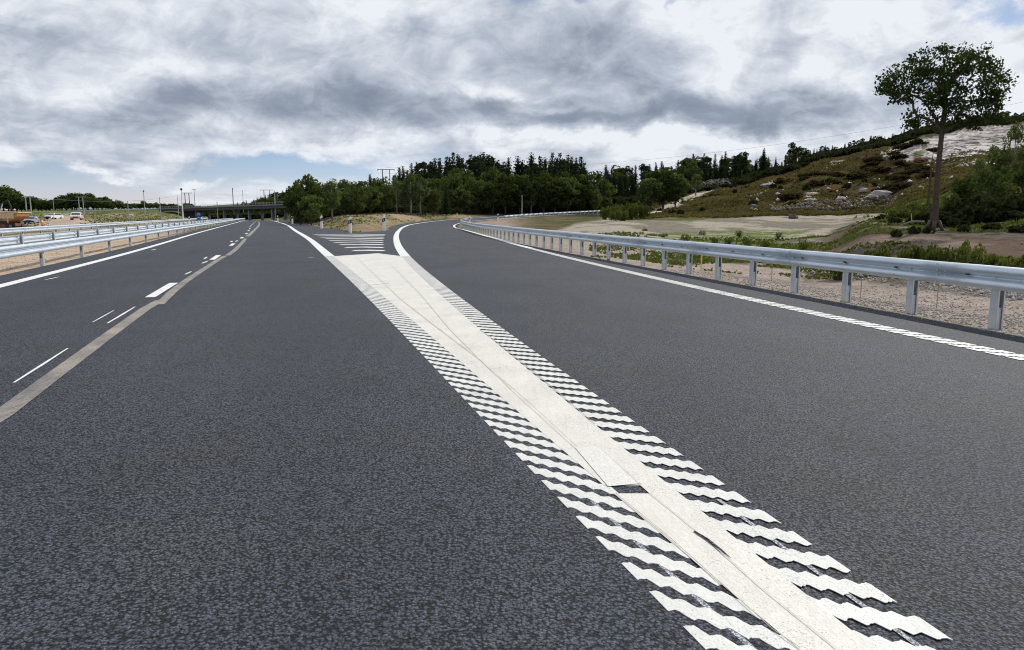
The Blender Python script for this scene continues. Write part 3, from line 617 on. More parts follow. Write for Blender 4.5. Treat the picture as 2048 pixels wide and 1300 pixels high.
pp = [G(1150, 897), G(1195, 894), G(1283, 969), G(1216, 975)]; sheet('fill_patch', [[(x, y, 0) for x, y in [pp[3], pp[2], pp[1], pp[0]]]], M_PATCH, .0075)
def lineobj(name, pxs, wd, m, dz, z=0.0):
    pts = np.array([G(*q) for q in pxs]); mb = MB(); n = len(pts); t = np.gradient(pts, axis=0); t /= np.linalg.norm(t, axis=1)[:, None]; nv = np.stack([t[:, 1], -t[:, 0]], 1)
    wd = np.broadcast_to(np.asarray(wd, float), (n,))
    for i in range(n - 1):
        a, b_ = pts[i], pts[i + 1]; mb.add([(*(a - nv[i] * wd[i] / 2), dz), (*(a + nv[i] * wd[i] / 2), dz), (*(b_ + nv[i + 1] * wd[i + 1] / 2), dz), (*(b_ - nv[i + 1] * wd[i + 1] / 2), dz)], [(0, 1, 2, 3)])
    return tag(mb.build(name, m), kind='structure')
lineobj('fill_joint', [(1690, 1315), (1530, 1185), (1400, 1070), (1295, 985), (1195, 893), (1150, 897), (1040, 797), (963, 723), (880, 660), (804, 601), (711, 513)], [.004, .004, .004, .004, .004, .004, .004, .007, .011, .016, .02], M_SEAM2, .0085)
lineobj('fill_joint', [(1155, 894), (1056, 803), (970, 730), (902, 662), (841, 589), (780, 528)], [.003, .004, .006, .009, .013, .016], M_SEAM2, .0088)
lineobj('fill_joint', [(1600, 1300), (1545, 1262), (1470, 1195), (1330, 1070), (1232, 990)], .004, M_SEAM, .0092)
lineobj('fill_joint', [(737, 571), (780, 567)], .04, M_SEAM, .0085); lineobj('fill_crack', [(1388, 1065), (1415, 1082), (1440, 1102), (1461, 1119)], [.012, .018, .016, .003], M_ASPH, .0085)
lineobj('fill_joint', [(1190, 850), (1100, 772), (1000, 690), (960, 660)], [.004, .007, .008, .008], M_SEAM, .0092)
def spray(name, f, off, zf, y0, y1):
    Y_ = np.arange(y0, y1, .1); a = offs(f, Y_, off - .012, zf); b_ = offs(f, Y_, off + .012, zf); return strip_obj(name, a, b_, M_SPRAY, .0012)
def spraymat():
    m, t, p = mat('sprayed_guide_paint', (.4, .43, .48), .8); pos = t.new('ShaderNodeNewGeometry').outputs['Position']
    t.link(t.mix(t.map(t.noise(pos, 90, 4, .7), .45, .60), (.07, .075, .09), (.46, .49, .54)), p.inputs['Base Color']); return m
M_SPRAY = spraymat()
spray('guide_spray', LO, .16, ZM, .8, 3.7); spray('guide_spray', RO, -.145, ZR, .8, 3.9)
# chevrons
def chev():
    mb = MB()
    for Ya in (31.9, 35.1, 38.4, 41.7, 45.1, 48.5, 51.8, 55.3, 58.8):
        xc = float(gmid(Ya)) + .25; hw = .42
        for sgn in (-1, 1):
            pts = []
            for u in np.linspace(0, 1, 9):
                edge = float(LO(Ya - 2)) + .95 if sgn < 0 else float(RO(Ya - 1)) - 1.0
                x = xc + (edge - xc) * u; pts.append((x, Ya - (.62 if sgn < 0 else .5) * abs(x - xc)))
            for (xa, ya), (xb, yb) in zip(pts[:-1], pts[1:]):
                q = [(xa, ya - hw, .006), (xb, yb - hw, .006), (xb, yb + hw, .006), (xa, ya + hw, .006)]
                mb.add(q, [(0, 1, 2, 3) if sgn > 0 else (3, 2, 1, 0)])
    return mb
tag(chev().build('gore_chevrons', M_LINE), kind='structure')
tag(bars(lambda Y: RL(Y) + .15, -1, 2, 40, .262, .74, .29, (.33, -.15), ZR).build('ribbed_edge_line', M_WHITE), kind='structure')

Yq = np.concatenate([np.arange(34, 60, .5), np.arange(60, 204, 1.5)]); strip_obj('right_edge_line', offs(RL, Yq, -.16, ZR), offs(RL, Yq, .16, ZR), M_LINE, .008)
strip_obj('left_edge_line', offs(LL, YM, -.14, ZM), offs(LL, YM, .14, ZM), M_LINE, .005)
strip_obj('opposite_edge_line', np.stack([-14.5 - .342 * YM, YM, ZM(YM)], 1), np.stack([-14.3 - .342 * YM, YM, ZM(YM)], 1), M_LINE, .005)
lane = pchip([0, 15, 26.2, 37.7, 49, 110, 200, 300, 400], [-2.6, -7.1, -10.5, -14.2, -17.8, -38.4, -68.3, -101.5, -135])
for k in range(30):
    y0 = 13.55 + 11.55 * k
    if y0 > 390: break
    Yd = np.linspace(y0, y0 + 2.9, 4); strip_obj('lane_dash', offs(lane, Yd, -.09, ZM), offs(lane, Yd, .09, ZM), M_LINE, .005)
gp = [(-150, 915), (-60, 868), (0, 832), (100, 757), (200, 683), (290, 618), (322, 600)]
lineobj('erased_line', gp, .17, M_GHOST, .004); lineobj('erased_line', [(318, 609), (345, 584)], .16, M_GHOST, .0045); lineobj('erased_line', [(338, 589), (370, 563), (408, 538), (436, 520), (450, 512)], .17, M_GHOST, .004)
lineobj('erased_line', [(455, 511), (470, 500), (484, 486), (491, 477)], .2, M_GHOST, .004); lineobj('erased_line', [(495, 473), (508, 461), (517, 452), (519, 447), (517, 443)], .3, M_GHOST, .004)
for a, b_, wd in (((28, 766), (136, 697), .035), ((215, 647), (270, 614), .04), ((185, 645), (228, 621), .025), ((90, 560), (118, 554), .05), ((370, 549), (383, 543), .06), ((404, 527), (416, 522), .08), ((408, 518), (414, 514), .08), ((303, 500.5), (312, 498.5), .1), ((461, 484), (465, 482), .14), ((471, 483), (475, 481), .14), ((616, 515.5), (628, 515.8), .08)):
    m_ = ((a[0] + b_[0]) / 2 + .4, (a[1] + b_[1]) / 2); lineobj('marking_stroke', [a, m_, b_], [wd * .6, wd, wd * .5], M_LINE, .0055)

# ------------------------------------------------------------------ guard rails
def resample(P3, step=None, n=None):
    P3 = np.asarray(P3, float); d = np.concatenate([[0], np.cumsum(np.linalg.norm(np.diff(P3[:, :2], axis=0), axis=1))])
    s = np.arange(0, d[-1], step) if step else np.linspace(0, d[-1], n)
    return np.stack([np.interp(s, d, P3[:, k]) for k in range(3)], 1), s
WPROF = [(.012, .158), (.030, .155), (.058, .145), (.078, .128), (.088, .105), (.088, .080), (.080, .056), (.050, .032), (.012, .016), (.000, 0),
         (.012, -.016), (.050, -.032), (.080, -.056), (.088, -.080), (.088, -.105), (.078, -.128), (.058, -.145), (.030, -.155), (.012, -.158)]
def beam_mesh(pts, side, zc, thick=.005, sc=1.0, prof=WPROF, proud=0.0):
    """W profile swept along pts; side = unit sign of the traffic side (+1 left of travel)"""
    pts = np.asarray(pts, float); t = np.gradient(pts[:, :2], axis=0); t /= np.linalg.norm(t, axis=1)[:, None]; nv = np.stack([-t[:, 1], t[:, 0]], 1) * side
    mb = MB(); m = len(prof); n = len(pts); vs = []
    for i in range(n):
        for k, (o, z) in enumerate(prof):
            o2 = o + proud; vs.append((pts[i, 0] + nv[i, 0] * o2, pts[i, 1] + nv[i, 1] * o2, pts[i, 2] + zc + z * sc))
    for i in range(n):
        for k, (o, z) in enumerate(prof):
            o2 = o - thick + proud; vs.append((pts[i, 0] + nv[i, 0] * o2, pts[i, 1] + nv[i, 1] * o2, pts[i, 2] + zc + z * sc * .985))
    fs = []; B = n * m
    for i in range(n - 1):
        for k in range(m - 1):
            fs.append((i * m + k, i * m + k + 1, (i + 1) * m + k + 1, (i + 1) * m + k)); fs.append((B + i * m + k, B + (i + 1) * m + k, B + (i + 1) * m + k + 1, B + i * m + k + 1))
        fs.append((i * m, (i + 1) * m, B + (i + 1) * m, B + i * m)); fs.append((i * m + m - 1, B + i * m + m - 1, B + (i + 1) * m + m - 1, (i + 1) * m + m - 1))
    for i in (0, n - 1):
        for k in range(m - 1): fs.append((i * m + k, i * m + k + 1, B + i * m + k + 1, B + i * m + k))
    return mb.add(vs, fs)
def post_mesh(x, y, z0, ztop, tdir, side, wd=.10, dp=.125, back=False):
    """open C section: plain web on the traffic side, slot facing the camera end of the run"""
    tx, ty = tdir; nx, ny = -ty * side, tx * side; mb = MB(); h = ztop - z0 + .3; zc = (ztop + z0 - .3) / 2; rz = math.atan2(ty, tx)
    c = lambda a, b_: (x + tx * a + nx * b_, y + ty * a + ny * b_, zc)
    T = .012
    mb.box(c(0, wd / 2), (dp, T, h), rz)                                  # web toward the road
    mb.box(c(0, -wd / 2), (dp, T, h), rz); mb.box(c(dp / 2 - T / 2, 0), (T, wd - T - .002, h), rz)
    mb.box(c(-dp / 2 - T / 2 + .001, wd / 2 - .006), (T, .022, h), rz); mb.box(c(-dp / 2 - T / 2 + .001, -wd / 2 + .006), (T, .022, h), rz)   # lips
    c2 = c(-dp / 2 + .014, 0); hl = (ztop - z0) * .36 + .3
    mb.box((c2[0], c2[1], z0 - .3 + hl / 2), (.006, wd - 2 * T - .004, hl), rz)                                                       # closed foot
    return mb
def guardrail(name, label, path, side, post_s, zc, htop, base, nmax, detail=True, sc=1.0, sec=None, group=None, both=False, beam_off=.06, mat_post=None, zgf=None, t_end=True):
    """path: 3D points at road level of the post line"""
    root = thing(name, label, 'guard rail', tuple(path[0]), group)
    d = np.concatenate([[0], np.cumsum(np.linalg.norm(np.diff(path[:, :2], axis=0), axis=1))]); tot = d[-1]
    at = lambda s: np.array([np.interp(s, d, path[:, k]) for k in range(3)])
    def tn(s):
        a = at(min(s + .3, tot)) - at(max(s - .3, 0)); a = a[:2] / np.linalg.norm(a[:2]); return a
    # beams in sections
    seclen = sec or 4.0; s = 0.0; k = 0; nb = 0
    while s < tot - .3:
        e = min(s + seclen, tot)
        if tot - e < 1: e = tot
        ss = np.linspace(s - (.12 if k else 0), e, max(3, int((e - s) / .7) + 2)); pts = np.array([at(v) for v in ss])
        nv = np.array([[-tn(v)[1], tn(v)[0]] for v in ss]) * side; pts[:, :2] += nv * beam_off
        pr = .006 * (k % 2)
        bo = beam_mesh(pts, side, zc, sc=sc, proud=pr).build('beam', M_STEEL, root, smooth=True)
        if detail and detail(at(s)):
            tv = tn(s + .01); nn = np.array([-tv[1], tv[0]]) * side; p0 = at(s); rz = math.atan2(tv[1], tv[0])
            if k:
                for da in (-.08, .08):
                    for dz_, of in ((.128, .07), (.036, .055), (-.036, .055), (-.128, .07)):
                        q = p0[:2] + tv * (da - .03) + nn * (beam_off + of + .006); MB().box((q[0], q[1], p0[2] + zc + dz_), (.026, .018, .026), rz).build('bolt', M_STEELP, bo)
            v = s + 1.0
            while v < e - .2:
                p1 = at(v); t1 = tn(v); n1_ = np.array([-t1[1], t1[0]]) * side; r1 = math.atan2(t1[1], t1[0]); q = p1[:2] + n1_ * (beam_off + .034)
                MB().box((q[0], q[1], p1[2] + zc + .012), (.075, .012, .020), r1).build('slot', M_SLOT, bo); q = p1[:2] + n1_ * (beam_off + .094); MB().box((q[0], q[1], p1[2] + zc - .085), (.075, .006, .022), r1).build('reflector_glint', M_REFL, bo)  # bright plate below each slot paints the light reflected through it
                v += 1.33
        s = e; k += 1
    # posts
    np_ = 0
    for s in post_s:
        if s > tot or np_ >= nmax: break
        p = at(s); tv = tn(s); zg = p[2] + base
        q = (p[0], p[1])
        mb = post_mesh(q[0], q[1], zg, p[2] + htop, tv, side)
        po = mb.build('post', M_STEELP if not mat_post else mat_post, root)
        if detail and detail(p):
            nn = np.array([-tv[1], tv[0]]) * side; mb = MB(); c = p[:2] + nn * (beam_off + .012); rz = math.atan2(tv[1], tv[0])
            mb.box((c[0], c[1], p[2] + zc), (.09, .012, .05), rz); mb.build('bracket', M_STEELP, po)
        np_ += 1
    return root
Yp_ = np.concatenate([np.arange(3.0, 60, .5), np.arange(60, 127, 1.0)])
rp = np.stack([RAIL(Yp_), Yp_, ZR(Yp_)], 1)
rl_d = np.concatenate([[0], np.cumsum(np.linalg.norm(np.diff(rp[:, :2], axis=0), axis=1))])
s0 = float(np.interp(10.256, rp[:, 1], rl_d))
ps = [s0 + 1.665 * k for k in range(-4, 80) if s0 + 1.665 * k >= 0]
guardrail('guard_rail', 'long curved galvanised guard rail along the right side of the slip road', rp, 1, ps, .64, .79, -.09, 84,
          detail=lambda p: p[1] < 32, sc=1.05, sec=1.665 * 2.5, beam_off=.075)
# guard rail on the far stretch of the slip road embankment
Yz = np.arange(140, 201, 2.0); rz_ = offs(RL, Yz, 2.2, ZR)
guardrail('guard_rail', 'pale guard rail on the embankment where the slip road climbs towards the wood', rz_, 1, np.arange(0, 95, 2.0), .60, .74, -.1, 60, detail=False, sec=8)
# median and far guard rails on the left
Ym_ = np.concatenate([np.arange(8, 60, 1.0), np.arange(60, 232, 2.5)])
def left_path(a, b_, y1): 
    Y_ = Ym_[Ym_ <= y1]; return np.stack([a + b_ * Y_, Y_, ZM(Y_)], 1)
p1 = left_path(-7.05, -.327, 232); d1 = np.concatenate([[0], np.cumsum(np.linalg.norm(np.diff(p1[:, :2], axis=0), axis=1))])
q0 = float(np.interp(22.98, p1[:, 1], d1)); guardrail('guard_rail', 'nearest galvanised guard rail on the left, beside the solid white edge line', p1, -1, [q0 + 5.23 * k for k in range(-2, 60)], .525, .62, -.07, 60, detail=lambda p: False, sec=10.46, group=None)
p2 = left_path(-9.75, -.327, 215); q1 = float(np.interp(29.4, p2[:, 1], d1[:len(p2)])); guardrail('guard_rail', 'middle guard rail across the sandy median seen from its back with the posts in front', p2, 1, [q1 + 4.65 * k for k in range(-4, 60)], .56, .76, -.07, 60, detail=False, sec=9.3)
p3 = left_path(-15.6, -.342, 215); guardrail('guard_rail', 'farthest thin guard rail beyond the opposite road, in front of the dump truck', p3, -1, np.arange(0, 240, 4.4), .54, .68, -.07, 60, detail=False, sec=8.8)

# ------------------------------------------------------------------ delineator posts and stakes
def delineator(px, row_top, Y, label, kind='black', z=None, x=None):
    zg = z if z is not None else None
    x_, _, zt = P(px, row_top, Y); zg = h1(x_, Y) if zg is None else zg; hgt = zt - zg; hgt = max(.6, min(hgt, 1.6))
    o = thing('delineator_post', label, 'marker post', (x_, Y, zg), 'roadside marker posts')
    sc = hgt / 1.1; mb = MB(); wx, wy = .088 * sc, .05 * sc; ztop = zg + hgt
    mb.ext([(-wx, -.15), (wx, -.15), (wx, hgt - .05 * sc), (wx * .2, hgt), (-wx, hgt - .12 * sc)], ((x_, Y, zg), 0), wy * 2); mb.build('body', M_YPLAST if kind == 'yellow' else M_WPLAST, o)
    if kind != 'yellow':
        mb = MB(); mb.ext([(-wx - .01, hgt - .50 * sc), (wx + .01, hgt - .42 * sc), (wx + .01, hgt - .19 * sc), (-wx - .01, hgt - .27 * sc)], ((x_, Y, zg), 0), wy * 2 + .012)
        bo = mb.build('black_band', M_BPLAST, o); mb = MB(); mb.box((x_, Y - wy - .012, zg + hgt - .35 * sc), (wx * .5, .008, .07 * sc)); mb.build('reflector_glint', M_REFL, bo)
    return o
delineator(699.5, 433, 65, 'white marker post with black band standing nearest the tip of the gore island')
delineator(767, 429.5, 72, 'white marker post with black band on the right edge of the dry gore island')
delineator(642, 431, 84, 'white marker post with black band left of the tip post, before dark trees')
delineator(584, 430, 125, 'faint white marker post at the dark forest edge beside the main road', z=0)
delineator(555, 431, 165, 'small pale marker post at the right road edge in front of the bridge abutment', z=0)
delineator(939, 431.5, 112, 'white marker post with black top rising behind the end of the slip road guard rail')
delineator(914, 426, 136, 'thin yellow post standing on the outside of the slip road bend', 'yellow')
delineator(996, 427, 128, 'white marker post behind the guard rail beside the grey slip road verge')
delineator(1088, 417, 178, 'white marker post on the slip road far edge against dark wood'); delineator(1169.5, 414.5, 196, 'small white marker post far up the climbing slip road')
delineator(378, 433, 150, 'white marker post with black band between the left guard rails'); delineator(414, 434, 170, 'white marker post among the left guard rails right of the blue sign')
def stake(px, row, rowb, h, label, m, r):
    x, y = G(px, rowb, -.35); z = h1(x, y); t = P(px, row, y)[2]; o = thing('stake', label, 'stake', (x, y, z), 'survey stakes on the verge'); MB().box((x, y, (z + t) / 2 - .05), (r * 2, r * 2, t - z + .1), .4).build('shaft', m, o)
    return o
M_STAKE = vary('stake_wood', (.30, .20, .13), .9)
stake(1721, 556, 596, .8, 'thin brown stake in the gravel, fourth gap of the right guard rail', M_STAKE, .006); stake(1873, 564, 618, .8, 'thin brown stake in the gravel, in the nearest full gap of the right guard rail', M_STAKE, .006)
stake(1402, 506, 548, .9, 'yellow stake standing on the gravel verge behind the right guard rail', M_YPLAST, .016); stake(1543, 525, 560, .8, 'short wooden stake near the weeds behind the right guard rail', M_STAKE, .007)

# ------------------------------------------------------------------ bridge
def bridge():
    A = np.array(P(318, 418, 425)); B = np.array(P(583, 408, 335)); root = thing('bridge', 'long low dark concrete bridge crossing far away, grey abutment at its right end', 'bridge', (float(B[0]), float(B[1]), -1.5))
    d = B[:2] - A[:2]; L = float(np.linalg.norm(d)); rz = math.atan2(d[1], d[0]); u = d / L; n = np.array([-u[1], u[0]])
    def seg(name, s0, s1, zt, zb, wd, m, off=0, par=root):
        mb = MB(); pts = []
        for s, (a, b_) in ((s0, (zt[0], zb[0])), (s1, (zt[1], zb[1]))):
            for o in (off - wd / 2, off + wd / 2):
                c = A[:2] + u * s + n * o; pts += [(c[0], c[1], a), (c[0], c[1], b_)]
        mb.add(pts, [(0, 1, 5, 4), (2, 6, 7, 3), (0, 4, 6, 2), (1, 3, 7, 5), (0, 2, 3, 1), (4, 5, 7, 6)]); return mb.build(name, m, par)
    zA, zB = A[2], B[2]; s = .0
    zt = lambda q: zA + (zB - zA) * q / L
    dk = seg('deck', 0, L + 3, (zt(0), zt(L + 3)), (zt(0) - 1.3, zt(L) - 1.6), 12, M_CONCD, 6)
    seg('edge_beam', -2, L + 4, (zt(0) + .25, zt(L) + .25), (zt(0) - .35, zt(L) - .35), .5, M_CONC, -.3)
    for q in np.arange(0, L + 3, 4.0): 
        c = A[:2] + u * q; 
    rail = MB()
    for q in np.arange(0, L + 3, 2.5): c = A[:2] + u * q; rail.box((c[0], c[1], zt(q) + .7), (.09, .09, 1.1), rz)
    rail.tube([(*(A[:2]), zt(0) + 1.2), (*(A[:2] + u * (L + 3)), zt(L + 3) + 1.2)], .06, 6); rail.tube([(*(A[:2]), zt(0) + .8), (*(A[:2] + u * (L + 3)), zt(L + 3) + .8)], .04, 6); rail.build('railing', M_POLE, root)
    for q in (.30, .52, .70, .855):
        c = A[:2] + u * (q * L)
        for o in (2.2, 9): mb = MB(); mb.box((c[0] + n[0] * o, c[1] + n[1] * o, (zt(q * L) - 1.3 - 2.5) / 2), (1.1, 1.1, zt(q * L) - 1.3 + 2.5), rz); mb.build('pillar', M_CONC, root)
    c = A[:2] + u * (L - 1.0) + n * 5.8; mb = MB(); mb.box((c[0], c[1], (zB - 1.5 - 2.5) / 2), (2.4, 11, zB - 1.45 + 2.5), rz); mb.build('abutment', M_CONCD, root)
    b0 = A[:2] + u * (L + .2); mb = MB(); pts = [(b0[0], b0[1]), (b0[0] + u[0] * 9 - n[0] * 2, b0[1] + u[1] * 9 - n[1] * 2)]
    mb.add([(pts[0][0], pts[0][1], -2), (pts[1][0], pts[1][1], -2), (pts[1][0], pts[1][1], .8), (pts[0][0], pts[0][1], zB - .4), (pts[0][0] + n[0] * .5, pts[0][1] + n[1] * .5, -2), (pts[1][0] + n[0] * .5, pts[1][1] + n[1] * .5, -2), (pts[1][0] + n[0] * .5, pts[1][1] + n[1] * .5, .8), (pts[0][0] + n[0] * .5, pts[0][1] + n[1] * .5, zB - .4)],
           [(0, 1, 2, 3), (5, 4, 7, 6), (3, 2, 6, 7), (0, 3, 7, 4), (1, 5, 6, 2)]); mb.build('wing_wall', M_CONC, root)
    # left abutment
    c = A[:2] + u * (L * .2) + n * 5.8; mb = MB(); mb.box((c[0], c[1], (zA - 1.5 - 2.5) / 2), (3, 11, zA - 1.3 + 2.5), rz); mb.build('abutment', M_CONCD, root)
    return root
bridge()
emb = np.array([P(px, r_, Y) for px, r_, Y in ((-300, 427.5, 430), (0, 424.5, 430), (80, 423.5, 430), (150, 421.8, 430), (250, 419.2, 428), (320, 417.0, 425))]); 
def bank_rail():
    root = thing('guard_rail', 'far pale guard rail line along the embankment road left of the bridge', 'guard rail', tuple(emb[0]))
    pts, s = resample(emb, 12); 
    MBb = MB(); 
    for i in range(len(pts) - 1): pass
    beam_mesh(np.array([[p[0], p[1], p[2] + .0] for p in pts]), -1, 0.0, sc=1.2).build('beam', M_STEEL, root)
    pp_, s = resample(emb, 5.0)
    for p in pp_[:90]: z = h1(p[0], p[1]); MB().box((p[0], p[1] + .2, (z + p[2]) / 2 - .15), (.12, .12, max(.3, p[2] - z + .1))).build('post', M_STEELP, root)
bank_rail()

# ------------------------------------------------------------------ poles, masts and wires
def pole(px, rt, rb, Y, label, kind='pole', r=.09, name='pole', m=None, z=None, sp=2.2):
    x, _, zt = P(px, rt, Y); zb = h1(x, Y) if z is None else z; o = thing(name, label, 'pole', (x, Y, zb)); m = m or M_POLE
    if kind == 'hframe':
        for sx in (-sp / 2, sp / 2): MB().tube([(x + sx, Y, zb - .3), (x + sx, Y, zt + .1)], [r * 1.2, r * .8], 7).build('leg', m, o)
        ca = MB().box((x, Y, zt), (sp * 2.4, r * 1.0, r * 1.1)).build('crossarm', m, o)
        for sx in (-1.15, 0, 1.15): MB().tube([(x + sx * sp, Y, zt - .55), (x + sx * sp, Y, zt - .05)], .05, 6).build('insulator', M_DARK, ca)
    elif kind == 'tarm':
        MB().tube([(x, Y, zb - .3), (x, Y, zt)], [r * 1.2, r * .8], 7).build('shaft', m, o); MB().box((x, Y, zt - .3), (2.4, r, r * 1.2)).build('crossarm', m, o)
    elif kind == 'flood':
        MB().tube([(x, Y, zb - .3), (x, Y, zt)], [r * 1.3, r * .7], 7).build('shaft', m, o); MB().box((x, Y, zt + .2), (.55, .4, .55), .3).build('lamp_head', M_DARK, o)
    elif kind == 'lamp':
        MB().tube([(x, Y, zb - .3), (x, Y, zt), (x + .5, Y, zt + .15), (x + 1.3, Y, zt + .2)], [r * 1.3, r * .7, r * .6, r * .5], 7).build('shaft', m, o); MB().box((x + 1.6, Y, zt + .2), (.8, .3, .12)).build('lamp_head', M_POLE, o)
    else:
        MB().tube([(x, Y, zb - .3), (x, Y, zt)], [r * 1.25, r * .75], 8).build('shaft', m, o); MB().sphere((x, Y, zt + .03), r * 1.0, 8).build('cap', m, o)
    return o
pole(55, 393, 430, 260, 'twin-legged power pole with crossbar nearest the left edge, behind the dump truck', 'hframe', .20, 'power_pole', M_POLE, sp=1.6)
pole(161, 394, 423, 300, 'twin-legged power pole with crossbar behind the white vehicles', 'hframe', .17, 'power_pole', M_POLE, sp=1.7)
pole(255, 402, 437, 190, 'thin grey pole left of the tall floodlight mast', r=.10); pole(287, 383, 418, 330, 'tall mast with a dark lamp head above the far left treeline', 'flood', .17, 'light_mast')
pole(319, 395, 438, 190, 'thin grey pole standing between the floodlight mast and the bridge', r=.10); pole(355, 394, 438, 210, 'slim pole just left of the white mast near the left bridge end', r=.09)
pole(362.5, 380, 436, 220, 'tall white mast with a dark top in front of the left bridge end', 'flood', .17, 'light_mast', M_WPLAST); pole(373.5, 386, 413, 480, 'dark twin-legged power pole seen behind the left bridge end', 'hframe', .28, 'power_pole', M_WOOD, sp=2.6)
pole(388, 378, 410, 500, 'tall thin mast behind the bridge deck above the tiny treetops', 'tarm', .2, 'mast'); pole(465, 378, 412, 470, 'dark lamp mast rising behind the middle of the bridge', 'flood', .28, 'light_mast', M_WOOD)
pole(485, 380, 412, 480, 'thin pale mast right of the dark lamp mast behind the bridge', r=.16, name='mast'); pole(549, 384, 412, 345, 'grey lamp post standing at the right end of the bridge', r=.24, name='lamp_post')
pole(434, 404, 414, 380, 'short pale post standing on the middle of the bridge', r=.25, name='post')
pole(533, 380, 395, 560, 'distant twin-legged power pole on the wooded hill behind the bridge', 'hframe', .30, 'power_pole', M_WOOD, sp=4.0); HP = pole(772, 339, 362, 230, 'twin-legged dark power pole rising above the wood behind the gore', 'hframe', .15, 'power_pole', M_WOOD, sp=2.2)
pole(1044, 392, 427, 163, 'slim pale pole at the edge of the wood behind the far slip road', r=.11); pole(1195, 377, 420, 188, 'tall thin pale pole where the wood ends by the climbing slip road', r=.12)
pole(106, 398, 425, 420, 'faint pole in front of the far left trees above the first white pickup', r=.14)
def wire(label, a, b_, sag, r, grp='overhead wires'):
    a = Vector(P(*a)); b_ = Vector(P(*b_)); pts = []
    for i in range(25): t = i / 24; p = a.lerp(b_, t); p.z -= sag * 4 * t * (1 - t); pts.append(p)
    o = MB().tube(pts, r, 5, cap=True).build('overhead_wire', M_WIRE, origin=tuple(a)); tag(o, label, 'wire', grp)
wire('topmost overhead wire climbing to the right across the sky behind the lone tree', (772, 335, 230), (2300, 150, 150), 6, .018); wire('lower overhead wire crossing the dark wood and climbing to the right', (772, 346, 230), (2300, 168, 150), 8, .018)
wire('thin overhead wire left of the bridge masts', (55, 394, 260), (373, 387, 480), 3, .05)

# ------------------------------------------------------------------ vegetation
def quads(C, size, aspect=1.6, flat=0.0, rg=rng, diamond=True):
    """leaf shaped faces at centres C with sizes; flat pulls the normals upright"""
    n = len(C); size = np.broadcast_to(np.asarray(size, float), (n,))
    nrm = rg.normal(size=(n, 3)); nrm[:, 2] += flat * 2; nrm /= np.linalg.norm(nrm, axis=1)[:, None]
    a = rg.normal(size=(n, 3)); a -= nrm * (a * nrm).sum(1)[:, None]; a /= np.linalg.norm(a, axis=1)[:, None]; b_ = np.cross(nrm, a)
    h = size[:, None] / 2; l = h * aspect
    if diamond: V = np.stack([C - a * l, C - b_ * h - a * l * .1, C + a * l, C + b_ * h - a * l * .1], 1)
    else: V = np.stack([C - a * l - b_ * h, C + a * l - b_ * h, C + a * l + b_ * h, C - a * l + b_ * h], 1)
    Fq = np.arange(n * 4).reshape(n, 4); return V.reshape(-1, 3), Fq
def ball(n, rg, shell=.35):
    d = rg.normal(size=(n, 3)); d /= np.linalg.norm(d, axis=1)[:, None]; return d * (shell + (1 - shell) * rg.random(n) ** .6)[:, None]
def spruce_proto(sd, thin=1.0):
    rg = np.random.default_rng(sd); Cs = []; Ss = []; h = 14.0
    for z in np.arange(.9, h - .15, .36):
        t = z / h; rad = (3.0 * (1 - t) ** .74 + .16) * rg.uniform(.82, 1.12) * thin; nb = max(4, int(13 * (1 - t) + 4)); ph = rg.random() * 6.28
        for k in range(nb):
            an = ph + 6.283 * k / nb + rg.uniform(-.25, .25); rl_ = rad * rg.uniform(.72, 1.12); m = max(2, int(rl_ / .24))
            u = (np.arange(m) + rg.random(m)) / m
            for q in u: Cs.append((math.cos(an) * rl_ * q + rg.normal() * .09, math.sin(an) * rl_ * q + rg.normal() * .09, z - .34 * rl_ * q ** 1.4 + .12 * q + rg.normal() * .05)); Ss.append(.58 * (1 - .45 * q) * (1 - .25 * t))
    V, Fq = quads(np.array(Cs), np.array(Ss), 1.5, .5, rg)
    return npmesh('crown', V, Fq, M_SPR), MB().tube([(0, 0, -.5), (0, 0, 5), (0, 0, 13.6)], [.24, .16, .03], 7), h
def lumpy(sd, h, base, rx, nclu, nleaf, ls, m, top_bias=0.0, cl=1.15, shape='oval'):
    rg = np.random.default_rng(sd); Cs = []; cent = []
    zc = (h + base) / 2; rz2 = (h - base) / 2
    for k in range(nclu):
        d = rg.normal(size=3); d /= np.linalg.norm(d); q = .45 + .55 * rg.random() ** .5
        tz = d[2] * q; w_ = 1.0 if shape == 'oval' else (1.15 - .35 * tz)
        cent.append((d[0] * rx * q * w_, d[1] * rx * q * w_, zc + rz2 * tz * .88 + top_bias * rg.random()))
    for c in cent:
        r_ = cl * rg.uniform(.65, 1.2); b_ = ball(int(nleaf * r_ / cl), rg, .62); b_[:, 2] *= .75; Cs.append(np.array(c) + b_ * r_)
    Cs = np.concatenate(Cs); V, Fq = quads(Cs, ls * rg.uniform(.6, 1.25, len(Cs)), 1.4, .35, rg); me = npmesh('crown', V, Fq, m)
    mb = MB(); mb.tube([(0, 0, -.5), (.1, 0, base + .6), (.05, .1, zc), (0, 0, h * .86)], [.26, .19, .12, .03], 7)
    for c in cent[::2]:
        z0 = max(base * .8, c[2] - abs(c[0]) - abs(c[1]) - .5); z0 = min(z0, c[2] - .3); mb.tube([(.05, .03, z0), (c[0] * .5, c[1] * .5, (z0 + c[2]) / 2), tuple(c)], [.08, .05, .02], 5, cap=False)
    return me, mb, h
def tube_mesh(mb, m, name='trunk'):
    me = bpy.data.meshes.new(name); me.from_pydata([tuple(v) for v in mb.v], [], mb.f); me.materials.append(m); me.polygons.foreach_set('use_smooth', [True] * len(mb.f)); me.update(); return me
PRO = {'spruce': [], 'broad': [], 'birch': [], 'pine': []}
for k in range(5): c, t_, h = spruce_proto(100 + k, [1, .85, 1.1, .75, .95][k]); PRO['spruce'].append((c, tube_mesh(t_, M_BRK), h))
